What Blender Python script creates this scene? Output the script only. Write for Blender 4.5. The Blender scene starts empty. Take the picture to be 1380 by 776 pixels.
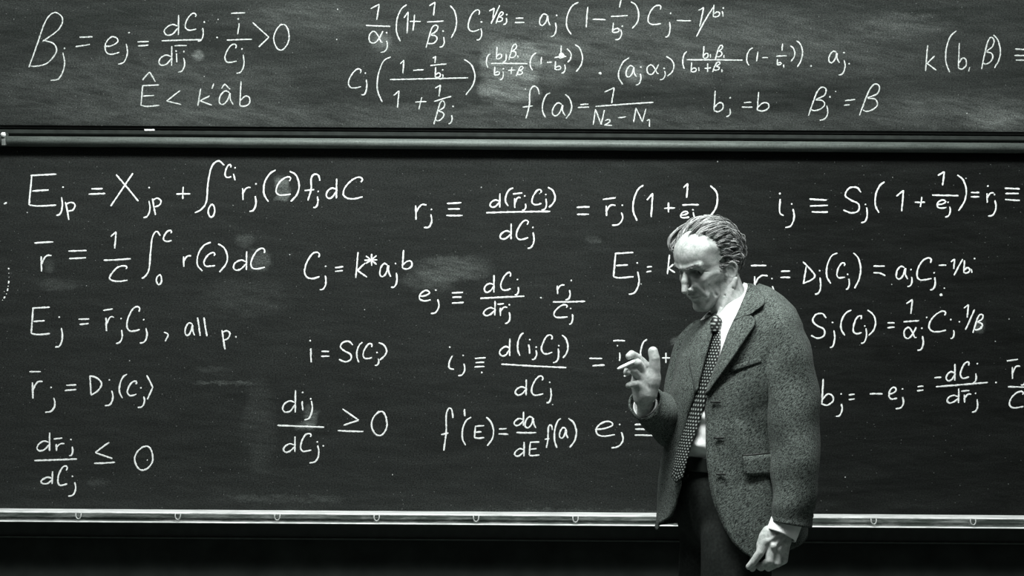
import bpy, bmesh, math, random
import numpy as np
from mathutils import Vector, Matrix

# ---------------------------------------------------------------- camera, world, light, exposure
SC = bpy.context.scene
COL = SC.collection
F_PX = 3000.0          # focal length in pixels of the 1380 px wide frame
CAM_Y, CAM_Z = -6.9, 1.55
ROLL = 0.0068
W, H = 1380, 776

cam_data = bpy.data.cameras.new('camera')
cam = bpy.data.objects.new('camera', cam_data)
COL.objects.link(cam)
cam_data.sensor_width = 36.0
cam_data.lens = F_PX * 36.0 / W
ca, sa = math.cos(ROLL), math.sin(ROLL)
cam.matrix_world = Matrix(((ca, -sa, 0, 0), (0, 0, -1, CAM_Y), (sa, ca, 0, CAM_Z), (0, 0, 0, 1)))
SC.camera = cam

world = bpy.data.worlds.new('room_air')
SC.world = world
world.use_nodes = True
world.node_tree.nodes['Background'].inputs[0].default_value = (0.95, 1.0, 0.98, 1)
world.node_tree.nodes['Background'].inputs[1].default_value = 0.035

SC.view_settings.view_transform = 'Standard'
SC.view_settings.look = 'None'
SC.view_settings.gamma = 1.0
SC.view_settings.use_curve_mapping = False
SC.view_settings.exposure = 0.0

def area(name, loc, target, sx, sy, power):
    d = bpy.data.lights.new(name, 'AREA')
    d.shape = 'RECTANGLE'; d.size = sx; d.size_y = sy; d.energy = power
    d.color = (0.97, 1.0, 0.985)
    o = bpy.data.objects.new(name, d)
    COL.objects.link(o)
    o.location = loc
    v = Vector(target) - Vector(loc)
    o.rotation_euler = v.to_track_quat('-Z', 'Y').to_euler()
    return o
area('ceiling_lamp_front', (0.18, -1.80, 3.9), (0.40, -1.05, 1.0), 2.2, 0.45, 155)
area('ceiling_lamp_board', (-0.6, -1.8, 4.0), (-0.5, 0.0, 1.1), 4.4, 0.35, 135)
area('ceiling_lamp_side', (2.6, -3.4, 3.8), (0.6, -0.9, 1.4), 0.9, 1.4, 10)

# ---------------------------------------------------------------- coordinates
def unproj(px, py, dist):
    cx = (px - W / 2) / F_PX * dist
    cy = -(py - H / 2) / F_PX * dist
    return (cx * ca - cy * sa, CAM_Y + dist, CAM_Z + cx * sa + cy * ca)

def on_board(px, py, y=0.0):
    return unproj(px, py, y - CAM_Y)

MAN_D = 6.0
def M(px, py, d=0.0):
    """modelling frame of the figure: 500 units to the metre, d towards the room"""
    x, y, z = unproj(px, py, MAN_D)
    return (x, y - d / 500.0, z)

def MA(p):
    p = np.asarray(p, float)
    cx = (p[:, 0] - W / 2) / 500.0
    cy = -(p[:, 1] - H / 2) / 500.0
    return np.stack([cx * ca - cy * sa, CAM_Y + MAN_D - p[:, 2] / 500.0, CAM_Z + cx * sa + cy * ca], 1)

# ---------------------------------------------------------------- object helpers
def mesh_obj(name, verts, faces, mat, parent=None, smooth=True, uvs=None):
    me = bpy.data.meshes.new(name)
    verts = np.asarray(verts, float)
    me.from_pydata([tuple(v) for v in verts], [], [tuple(int(i) for i in f) for f in faces])
    me.validate()
    if uvs is not None:
        uvl = me.uv_layers.new(name='UVMap')
        for lp in me.loops:
            uvl.data[lp.index].uv = uvs[lp.vertex_index]
    me.update()
    if smooth:
        me.polygons.foreach_set('use_smooth', [True] * len(me.polygons))
    o = bpy.data.objects.new(name, me)
    COL.objects.link(o)
    if mat: me.materials.append(mat)
    if parent: o.parent = parent
    return o

def recalc(o):
    bm = bmesh.new(); bm.from_mesh(o.data)
    bmesh.ops.recalc_face_normals(bm, faces=bm.faces)
    bm.to_mesh(o.data); bm.free()
    return o

def thing(name, label, cat, loc=(0, 0, 0), group=None):
    o = bpy.data.objects.new(name, None)
    COL.objects.link(o)
    o.location = loc
    o['label'] = label; o['category'] = cat
    if group: o['group'] = group
    o.empty_display_size = 0.05
    return o

def adopt(root):
    """parents keep their children where they were built (world coordinates)"""
    def rec(o, world):
        for c in o.children:
            c.matrix_parent_inverse = world.inverted()
            if c.children: rec(c, Matrix.Translation(c.location))
    rec(root, Matrix.Translation(root.location))

class MB:
    def __init__(s): s.v = []; s.f = []
    def add(s, v, f):
        n = len(s.v)
        s.v += [tuple(p) for p in v]; s.f += [tuple(i + n for i in q) for q in f]
        return s
    def box(s, x0, x1, y0, y1, z0, z1):
        v = [(x0, y0, z0), (x1, y0, z0), (x1, y1, z0), (x0, y1, z0), (x0, y0, z1), (x1, y0, z1), (x1, y1, z1), (x0, y1, z1)]
        return s.add(v, [(0, 3, 2, 1), (4, 5, 6, 7), (0, 1, 5, 4), (1, 2, 6, 5), (2, 3, 7, 6), (3, 0, 4, 7)])
    def prism(s, prof, x0, x1):
        """closed profile of (y, z) points swept along x"""
        n = len(prof)
        v = [(x0, y, z) for y, z in prof] + [(x1, y, z) for y, z in prof]
        f = [(i, (i + 1) % n, n + (i + 1) % n, n + i) for i in range(n)]
        f += [tuple(range(n - 1, -1, -1)), tuple(range(n, 2 * n))]
        return s.add(v, f)
    def tube(s, pts, r, n=8, caps=True):
        pts = np.asarray(pts, float)
        rs = np.full(len(pts), r) if np.isscalar(r) else np.asarray(r, float)
        t = np.gradient(pts, axis=0); t /= np.linalg.norm(t, axis=1)[:, None] + 1e-12
        ref = np.array([0, 0, 1.0]) if abs(t[0][2]) < 0.9 else np.array([1.0, 0, 0])
        v = []
        a = np.cross(t[0], ref); a /= np.linalg.norm(a)
        for i in range(len(pts)):
            a = a - t[i] * np.dot(a, t[i]); a /= np.linalg.norm(a) + 1e-12
            b = np.cross(t[i], a)
            for k in range(n):
                q = 2 * math.pi * k / n
                v.append(pts[i] + rs[i] * (math.cos(q) * a + math.sin(q) * b))
        f = []
        for i in range(len(pts) - 1):
            for k in range(n):
                k2 = (k + 1) % n
                f.append((i * n + k, i * n + k2, (i + 1) * n + k2, (i + 1) * n + k))
        if caps:
            f.append(tuple(range(n - 1, -1, -1))); m = (len(pts) - 1) * n
            f.append(tuple(range(m, m + n)))
        return s.add(v, f)
    def build(s, name, mat, parent=None, smooth=False):
        return recalc(mesh_obj(name, s.v, s.f, mat, parent, smooth))

def bevel(o, w, seg=2):
    m = o.modifiers.new('bevel', 'BEVEL'); m.width = w; m.segments = seg; m.limit_method = 'ANGLE'
    return o

def catmull(pts, per=6):
    pts = np.asarray(pts, float)
    if len(pts) < 3:
        t = np.linspace(0, 1, per + 1)[:, None]
        return pts[0] * (1 - t) + pts[-1] * t
    P = np.vstack([2 * pts[0] - pts[1], pts, 2 * pts[-1] - pts[-2]])
    out = []
    for i in range(1, len(P) - 2):
        for k in range(per):
            t = k / per
            out.append(0.5 * ((2 * P[i]) + (-P[i - 1] + P[i + 1]) * t + (2 * P[i - 1] - 5 * P[i] + 4 * P[i + 1] - P[i + 2]) * t * t
                              + (-P[i - 1] + 3 * P[i] - 3 * P[i + 1] + P[i + 2]) * t ** 3))
    out.append(P[-2])
    return np.array(out)

# ---------------------------------------------------------------- materials
class NT:
    def __init__(s, name, base=(0.5, 0.5, 0.5), rough=0.6, spec=0.3, metal=0.0):
        m = bpy.data.materials.new(name); m.use_nodes = True
        s.m = m; s.t = m.node_tree; s.n = s.t.nodes; s.l = s.t.links
        s.b = s.n['Principled BSDF']
        s.b.inputs['Base Color'].default_value = (*base, 1)
        s.b.inputs['Roughness'].default_value = rough
        s.b.inputs['Specular IOR Level'].default_value = spec
        s.b.inputs['Metallic'].default_value = metal
        s.tc = s.n.new('ShaderNodeTexCoord')
    def co(s, kind='Object', scale=(1, 1, 1), rot=(0, 0, 0), loc=(0, 0, 0)):
        mp = s.n.new('ShaderNodeMapping')
        mp.vector_type = 'TEXTURE'; scale = tuple(1.0 / q for q in scale); rot = tuple(-q for q in rot)
        mp.inputs['Scale'].default_value = scale; mp.inputs['Rotation'].default_value = rot; mp.inputs['Location'].default_value = loc
        s.l.new(s.tc.outputs[kind], mp.inputs[0])
        return mp.outputs[0]
    def noise(s, vec, scale, detail=3, rough=0.55, dist=0.0):
        n = s.n.new('ShaderNodeTexNoise')
        n.inputs['Scale'].default_value = scale; n.inputs['Detail'].default_value = detail
        n.inputs['Roughness'].default_value = rough; n.inputs['Distortion'].default_value = dist
        s.l.new(vec, n.inputs['Vector'])
        return n.outputs[0]
    def math(s, op, a, b=None, c=None, clamp=False):
        n = s.n.new('ShaderNodeMath'); n.operation = op; n.use_clamp = clamp
        for i, v in enumerate((a, b, c)):
            if v is None: continue
            if isinstance(v, (int, float)): n.inputs[i].default_value = v
            else: s.l.new(v, n.inputs[i])
        return n.outputs[0]
    def mr(s, v, a, b, c=0.0, d=1.0, smooth=False):
        n = s.n.new('ShaderNodeMapRange'); n.clamp = True
        if smooth: n.interpolation_type = 'SMOOTHSTEP'
        s.l.new(v, n.inputs[0])
        for i, q in enumerate((a, b, c, d)): n.inputs[i + 1].default_value = q
        return n.outputs[0]
    def mix(s, f, a, b):
        n = s.n.new('ShaderNodeMix'); n.data_type = 'RGBA'
        if isinstance(f, (int, float)): n.inputs[0].default_value = f
        else: s.l.new(f, n.inputs[0])
        for i, v in ((6, a), (7, b)):
            if isinstance(v, tuple): n.inputs[i].default_value = (*v, 1)
            else: s.l.new(v, n.inputs[i])
        return n.outputs[2]
    def xyz(s, vec):
        n = s.n.new('ShaderNodeSeparateXYZ'); s.l.new(vec, n.inputs[0]); return n.outputs
    def color(s, sock): s.l.new(sock, s.b.inputs['Base Color'])
    def bump(s, h, strength=0.3, dist=0.002):
        n = s.n.new('ShaderNodeBump'); n.inputs['Strength'].default_value = strength; n.inputs['Distance'].default_value = dist
        s.l.new(h, n.inputs['Height']); s.l.new(n.outputs[0], s.b.inputs['Normal'])

def G(v, g=1.05):          # a slightly green grey, as the print has
    k = min(1.0, max(0.15, 1.0 - (v - 0.1) / 0.5))
    return (v * (1 - .075 * k), v * (1 + .10 * k), v)

def simple(name, v, rough=0.6, spec=0.3, metal=0.0, nscale=40, namt=0.25, bump=0.0):
    t = NT(name, G(v), rough, spec, metal)
    n = t.noise(t.co(), nscale, 4)
    t.color(t.mix(t.mr(n, 0.3, 0.7), G(v * (1 - namt)), G(v * (1 + namt))))
    if bump: t.bump(n, bump, 0.001)
    return t.m

def board_material(name, dark, light, smudges, streak_amt, haze, xfall):
    """slate coloured writing surface with wiped chalk dust; smudges = (px, py, half width px, half height px, strength, hardness)"""
    t = NT(name, G(dark), 0.8, 0.08)
    o = t.co()
    big = t.noise(t.co(scale=(0.7, 1, 1.5)), 1.6, 3, 0.6, 0.6)
    streak = t.noise(t.co(scale=(1.0, 1, 9.0), rot=(0, 0.05, 0)), 3.4, 6, 0.68, 0.5)
    streak2 = t.noise(t.co(scale=(2.0, 1, 16.0), rot=(0, -0.22, 0)), 2.4, 5, 0.7, 0.9)
    fine = t.noise(t.co(scale=(1, 1, 1.6)), 210, 2, 0.6)
    warp = t.noise(o, 14, 3, 0.6)
    X, Y, Z = t.xyz(o)
    warp2 = t.noise(t.co(scale=(1, 1, 1.8), rot=(0, .3, 0)), 34, 4, 0.7)
    warp3 = t.noise(t.co(scale=(1, 1, 5), rot=(0, -.15, 0)), 9, 6, 0.75)
    wx = t.math('ADD', X, t.math('MULTIPLY', t.math('SUBTRACT', warp, 0.5), 0.07))
    wz = t.math('ADD', Z, t.math('MULTIPLY', t.math('SUBTRACT', warp2, 0.5), 0.05))
    acc = t.math('MULTIPLY', t.mr(streak, 0.35, 0.72), streak_amt)
    acc = t.math('ADD', acc, t.math('MULTIPLY', t.mr(streak2, 0.5, 0.75), streak_amt * 0.6))
    acc = t.math('ADD', acc, t.math('MULTIPLY', t.mr(big, 0.35, 0.7), haze))
    if xfall:    # paler on the left, fading out towards the right
        acc = t.math('ADD', acc, t.mr(X, 0.1, 1.15, xfall, 0.0, True))
    for (px, py, rx, ry, st, hard) in smudges:
        cx, _, cz = on_board(px, py)
        a = t.math('POWER', t.math('ABSOLUTE', t.math('DIVIDE', t.math('SUBTRACT', wx, cx), rx / 435.0)), hard)
        b = t.math('POWER', t.math('ABSOLUTE', t.math('DIVIDE', t.math('SUBTRACT', wz, cz), ry / 435.0)), hard)
        d = t.math('ADD', a, b)
        m = t.mr(d, 1.9, 0.0, 0.0, st * 1.25, True)
        m = t.math('MULTIPLY', m, t.mr(warp3, 0.36, 0.66, 0.25, 1.15))
        acc = t.math('ADD', acc, m)
    grain = t.math('MULTIPLY', t.mr(fine, 0.32, 0.70, 0.4, 1.65), t.mr(warp3, 0.3, 0.7, 0.8, 1.2))
    col = t.mix(acc, G(dark), G(light))
    n = t.n.new('ShaderNodeMix'); n.data_type = 'RGBA'; n.blend_type = 'MULTIPLY'; n.inputs[0].default_value = 1.0
    t.l.new(col, n.inputs[6]); t.l.new(grain, n.inputs[7])
    # loose specks of chalk
    v = t.n.new('ShaderNodeTexVoronoi'); v.inputs['Scale'].default_value = 22; t.l.new(o, v.inputs['Vector'])
    v2 = t.xyz(v.outputs['Color'])
    sp = t.math('MULTIPLY', t.math('LESS_THAN', v.outputs['Distance'], 0.045), t.math('GREATER_THAN', v2[0], 0.80))
    vb = t.n.new('ShaderNodeTexVoronoi'); vb.inputs['Scale'].default_value = 60; t.l.new(t.co(loc=(3, 1, 2)), vb.inputs['Vector'])
    v3 = t.xyz(vb.outputs['Color'])
    sp2 = t.math('MULTIPLY', t.math('LESS_THAN', vb.outputs['Distance'], 0.07), t.math('GREATER_THAN', v3[1], 0.90))
    sp = t.math('MAXIMUM', sp, t.math('MULTIPLY', sp2, 0.35))
    t.color(t.mix(t.math('MULTIPLY', sp, 0.75), n.outputs[2], (0.45, 0.47, 0.46)))
    return t.m
# ---------------------------------------------------------------- chalk handwriting
def ln(*p): return ('L', p)
GL = {
 '1': [ln((0, .28), (1, 0)), ln((1, 0), (.72, 1))],
 'C': [((.92, .22), (1, .08), (.8, 0), (.45, .12), (.12, .45), (0, .78), (.18, .98), (.55, 1), (1, .93))],
 'j': [((.86, 0), (1, .35), (.9, .68), (.55, .95), (0, 1))],
 'd': [ln((.98, 0), (.96, 1)), ((.9, .55), (.55, .47), (.15, .62), (0, .85), (.22, 1), (.6, .93), (.93, .66))],
 'a': [((.72, .1), (.4, 0), (.08, .38), (.02, .85), (.3, 1), (.62, .66), (.78, .1), (.8, .6), (1, 1))],
 'b': [ln((.12, 0), (0, .95)), ((0, .95), (.45, 1), (.95, .85), (.92, .62), (.5, .58), (.05, .78))],
 'r': [ln((.08, .08), (.12, 1)), ((.12, .55), (.35, .2), (.65, .02), (1, .05))],
 'e': [((0, .55), (.45, .5), (.88, .27), (.8, .03), (.45, .02), (.08, .4), (.08, .82), (.4, 1), (1, .9))],
 'E': [ln((.06, .04), (1, 0)), ln((.1, .04), (0, .95)), ln((.12, .52), (.72, .49)), ((0, .95), (.35, 1), (1, .95))],
 'B': [((0, 1), (.22, .6), (.5, .15), (.78, 0), (1, .1), (.9, .32), (.42, .52)), ((.42, .52), (.75, .56), (.8, .72), (.55, .92), (.25, 1), (.08, .97))],
 'Q': [((0, 1), (.22, .6), (.5, .15), (.78, 0), (1, .08), (.88, .28), (.42, .44)), ((.42, .44), (.8, .48), (.92, .62), (.7, .78), (.35, .84), (.16, .8))],
 '(': [((1, 0), (.5, .12), (.12, .42), (.08, .75), (.42, 1))],
 ')': [((0, 0), (.65, .15), (1, .45), (.8, .75), (.15, 1))],
 '0': [((.5, 0), (.15, .25), (0, .6), (.25, .97), (.62, 1), (.95, .7), (.95, .3), (.72, .02), (.38, .06))],
 'f': [((1, .25), (.92, .06), (.65, 0), (.45, .18), (.42, .6), (.22, 1)), ln((0, .64), (.62, .6))],
 'k': [ln((.2, 0), (0, 1)), ln((.85, .42), (.12, .72)), ln((.12, .7), (1, .97))],
 'p': [((.08, .0), (.25, .5), (.4, 1)), ((.1, .12), (.6, 0), (1, .15), (.8, .42), (.3, .52))],
 'S': [((1, .18), (.75, 0), (.3, .05), (.12, .3), (.45, .5), (.85, .65), (.85, .9), (.45, 1), (0, .88))],
 'I': [((1, .1), (.8, 0), (.58, .12), (.45, .45), (.38, .8), (.2, .95), (0, 1))],
 'N': [ln((.2, 0), (0, 1)), ln((.2, 0), (.72, .98)), ln((.72, .98), (1, .05))],
 '2': [((.1, .2), (.5, 0), (.75, .2), (.5, .6), (0, .95)), ln((0, .95), (1, 1))],
 'A': [((1, 0), (.75, .55), (.4, 1), (.05, .85), (.05, .3), (.35, .0), (.65, .4), (.85, .9), (1, .95))],
 'D': [ln((0, 0), (.1, 1)), ((0, .02), (.6, .12), (1, .42), (.7, .78), (.1, 1))],
}
CHALK_RND = random.Random(11)

class Chalk:
    def __init__(s): s.v = []; s.f = []
    def ribbon(s, pts, w):
        """pts in photograph pixels on the board plane; one raised chalk trace about w pixels wide"""
        pts = np.asarray(pts, float)
        seg = np.linalg.norm(np.diff(pts, axis=0), axis=1); L = seg.sum()
        n = max(3, int(L / 2.2) + 1)
        cum = np.concatenate([[0], np.cumsum(seg)])
        q = np.linspace(0, L, n)
        pts = np.stack([np.interp(q, cum, pts[:, 0]), np.interp(q, cum, pts[:, 1])], 1)
        t = np.gradient(pts, axis=0); t /= np.linalg.norm(t, axis=1)[:, None] + 1e-9
        nn = np.stack([-t[:, 1], t[:, 0]], 1)
        base = len(s.v)
        for i in range(n):
            ww = w * (0.5 + CHALK_RND.uniform(-.11, .13))
            if i in (0, n - 1): ww *= 0.72
            off = CHALK_RND.uniform(-.14, .14)
            c = pts[i] + nn[i] * off
            for k, h in ((-1, 0.0003), (0, 0.0013), (1, 0.0003)):
                p = c + nn[i] * ww * k
                x, y, z = on_board(p[0], p[1], BOARD_Y)
                s.v.append((x, y - h, z))
        for i in range(n - 1):
            a = base + i * 3
            s.f += [(a, a + 1, a + 4, a + 3), (a + 1, a + 2, a + 5, a + 4)]
    def dot(s, x, y, r):
        base = len(s.v); m = 9
        for k in range(m):
            q = 2 * math.pi * k / m; rr = r * CHALK_RND.uniform(.8, 1.2)
            p = on_board(x + rr * math.cos(q), y + rr * math.sin(q), BOARD_Y)
            s.v.append((p[0], p[1] - .0003, p[2]))
        p = on_board(x, y, BOARD_Y); s.v.append((p[0], p[1] - .0014, p[2]))
        for k in range(m): s.f.append((base + k, base + (k + 1) % m, base + m))

BOARD_Y = 0.0
def write(parent, mat, label, data, w=2.35, scale=3.45):
    """data: list of (origin x, origin y, 'glyph u0 v0 u1 v1; ...') read in enlarged crops of the board"""
    root = None
    for (ox, oy, sc, txt) in data:
        for item in txt.split(';'):
            a = item.split()
            if not a: continue
            c = Chalk()
            g = a[0]; q = [float(z) for z in a[1:]]
            px = lambda u, v: (ox + u / sc, oy + v / sc)
            if root is None:
                root = bpy.data.objects.new('chalk_formula', None); COL.objects.link(root)
                root.parent = parent; root['label'] = label; root.empty_display_size = .02
                root.location = on_board(*px(q[0], q[1]), BOARD_Y)
            name = {'.': 'chalk_dot', 'L': 'chalk_stroke', 'P': 'chalk_stroke'}.get(g, 'chalk_letter')
            if g == '.':
                c.dot(*px(q[0], q[1]), (q[2] if len(q) > 2 else 1.15))
            elif g == 'L':
                p0, p1 = px(q[0], q[1]), px(q[2], q[3])
                mx = ((p0[0] + p1[0]) / 2 + CHALK_RND.uniform(-.3, .3), (p0[1] + p1[1]) / 2 + CHALK_RND.uniform(-.3, .3))
                c.ribbon(catmull([p0, mx, p1], 5), w)
            elif g == 'P':
                c.ribbon(catmull([px(q[i], q[i + 1]) for i in range(0, len(q), 2)], 6), w)
            else:
                u0, v0, u1, v1 = q
                for st in GL[g]:
                    line = st[0] == 'L'
                    pp = st[1] if line else st
                    jit = 0.0 if line else 0.018
                    pts = [px(u0 + (u1 - u0) * (x + CHALK_RND.uniform(-jit, jit)), v0 + (v1 - v0) * (y + CHALK_RND.uniform(-jit, jit))) for x, y in pp]
                    c.ribbon(catmull(pts, 7), w)
            mesh_obj(name, c.v, c.f, mat, root, True)
    return root

A0 = (0, 0, 3.45); B0 = (440, 0, 3.45); C0 = (640, 0, 3.45); D0 = (980, 0, 3.45)
E0 = (0, 200, 3.45); F0 = (280, 200, 3.45); G0 = (540, 220, 3.45); H0 = (540, 420, 3.45)
I0 = (980, 200, 3.45); J0 = (980, 380, 3.45); K0 = (0, 380, 3.45); L0 = (0, 551, 3.45); M0 = (300, 420, 3.45)
N0 = (800, 270, 4.3125); O0 = (800, 430, 4.3125)

UPPER = [
 ('chalk formula reading beta j equals e j, ending greater than zero', [(*A0,
  'B 135 58 290 312; j 235 245 300 372; . 300 225; L 370 173 430 171; L 352 217 418 207; e 485 172 555 252; j 550 205 592 297; . 600 152;'
  'L 640 195 692 193; L 642 213 690 210; d 762 70 832 163; C 860 62 912 140; j 920 130 945 192; . 950 103; L 752 190 940 184; d 738 215 800 305;'
  'L 812 213 868 212; L 820 248 822 290; . 818 238; j 828 268 858 335; . 855 240; . 1010 175; L 1075 62 1140 60; L 1112 108 1105 160; . 1108 88;'
  'L 1055 187 1172 183; C 1045 205 1100 290; j 1100 255 1135 340; . 1125 228; L 1175 105 1250 173; L 1250 173 1203 218; 0 1272 112 1345 230')]),
 ('chalk formula reading E hat less than k a hat b', [(*A0,
  'L 663 372 695 335; L 695 335 722 380; E 655 395 740 495; L 838 420 775 470; L 775 470 843 486; k 920 412 985 492; L 993 388 985 412;'
  'L 1030 412 1045 390; L 1045 390 1070 415; a 1018 422 1085 487; b 1115 378 1162 495')]),
 ('long chalk formula along the top edge starting with one over alpha j', [(*B0,
  '1 205 20 245 92; L 183 118 297 123; A 198 145 262 200; j 252 190 283 243; . 280 152; ( 322 22 372 192; 1 360 55 380 155; L 388 100 438 100;'
  'L 410 68 402 142; 1 478 10 505 72; L 468 103 545 98; Q 462 115 518 222; j 525 172 548 220; . 542 145; ) 575 25 605 178; C 658 45 712 145;'
  'j 698 132 722 187; . 720 102; 1 757 38 780 85; L 805 25 765 110; Q 788 55 822 110; j 822 84 838 114; . 838 68; L 880 85 915 84; L 876 105 920 104;'
  'a 990 65 1040 118; j 1042 106 1068 170; . 1070 72; ( 1112 12 1172 162; L 1215 32 1208 128; L 1237 90 1298 92'), (*C0,
  'L 680 -5 672 35; L 632 77 710 72; b 640 105 672 152; j 652 138 682 185; . 685 122; ) 725 8 762 135; C 805 25 865 115; j 885 102 908 172; . 910 62;'
  'L 938 95 1005 97; L 1040 48 1064 35; L 1064 35 1045 125; P 1030 170 1070 95 1105 40 1112 32; b 1108 22 1138 80; L 1150 52 1154 78; . 1155 38')]),
 ('chalk formula starting with C j times a large stacked fraction in brackets', [(*B0,
  'C 102 320 162 410; j 162 370 188 442; . 180 340; ( 232 262 298 475; 1 343 280 360 342; L 403 328 452 324; 1 495 262 508 292; L 483 305 558 298;'
  'b 505 312 530 360; . 540 325; j 525 345 542 368; L 295 370 658 362; 1 313 422 337 500; L 413 475 465 472; L 443 452 430 508; 1 505 395 530 448;'
  'L 500 472 580 448; Q 500 470 550 578; j 568 535 584 575; . 588 495; ) 640 275 690 440; ( 742 250 762 315; b 790 218 815 275; j 820 250 836 290;'
  'Q 848 205 885 280; L 888 258 892 268; L 765 295 935 296; b 780 310 805 350; j 806 332 822 370; . 822 320; L 845 328 878 326; L 862 312 858 345;'
  'Q 882 308 915 355; ( 945 245 975 328; L 1000 265 998 298; L 1025 290 1050 288; L 1092 212 1090 248; L 1060 268 1115 262; . 1093 258 3.6; . 1088 264 2.6;'
  'b 1062 285 1090 325; j 1092 300 1110 340; ) 1118 228 1138 290; ) 1155 208 1190 335; . 1272 340 1.9'), (*C0,
  '( 665 270 718 392; a 702 305 750 358; j 748 342 772 395; . 772 312; A 800 300 855 345; j 860 330 885 370; . 880 318; ) 890 262 925 355;'
  '( 965 240 985 320; b 1062 215 1085 272; L 1095 252 1095 268; Q 1118 210 1152 275; L 1158 255 1158 270; L 985 278 1245 280; b 1005 290 1030 335;'
  'L 1040 313 1042 330; L 1068 318 1098 315; L 1082 295 1082 335; Q 1105 288 1140 335; L 1148 322 1148 335; ( 1262 222 1292 305; L 1316 240 1310 285; L 1335 268 1362 268'), (*D0,
  'L 258 203 255 235; L 228 262 277 260; b 232 275 252 302; L 262 300 264 315; ) 293 212 315 285; ) 322 188 350 310; . 390 307; a 472 238 522 292;'
  'j 517 280 548 348; . 543 245; . 567 297')]),
 ('chalk formula reading f of a equals one over N two minus N one', [(*C0,
  'f 222 402 298 552; ( 312 430 350 548; a 360 480 420 538; ) 420 440 450 552; L 490 487 528 484; L 478 500 530 498; 1 603 408 648 480;'
  'L 560 495 830 476; N 550 508 602 580; 2 602 556 638 583; L 665 548 702 543; N 738 502 795 568; L 800 562 812 555; L 812 555 812 590')]),
 ('short chalk equation b j equals b', [(*C0, 'b 1112 422 1155 518; j 1168 505 1188 542; . 1187 455'), (*D0, 'L 78 478 112 475; L 68 498 118 498; b 140 428 195 517')]),
 ('short chalk equation beta j equals beta', [(*D0, 'Q 378 405 460 538; j 430 492 468 558; . 478 450; L 548 468 595 462; L 543 490 570 487; Q 615 392 707 540')]),
 ('chalk formula k of b and beta at the right end', [(*D0,
  'k 922 210 972 330; ( 1012 143 1065 335; b 1075 200 1112 322; L 1128 312 1122 332; Q 1182 175 1240 322; ) 1238 165 1270 318; L 1338 228 1395 232; L 1335 258 1395 258; L 1342 280 1395 280')]),
]
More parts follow.
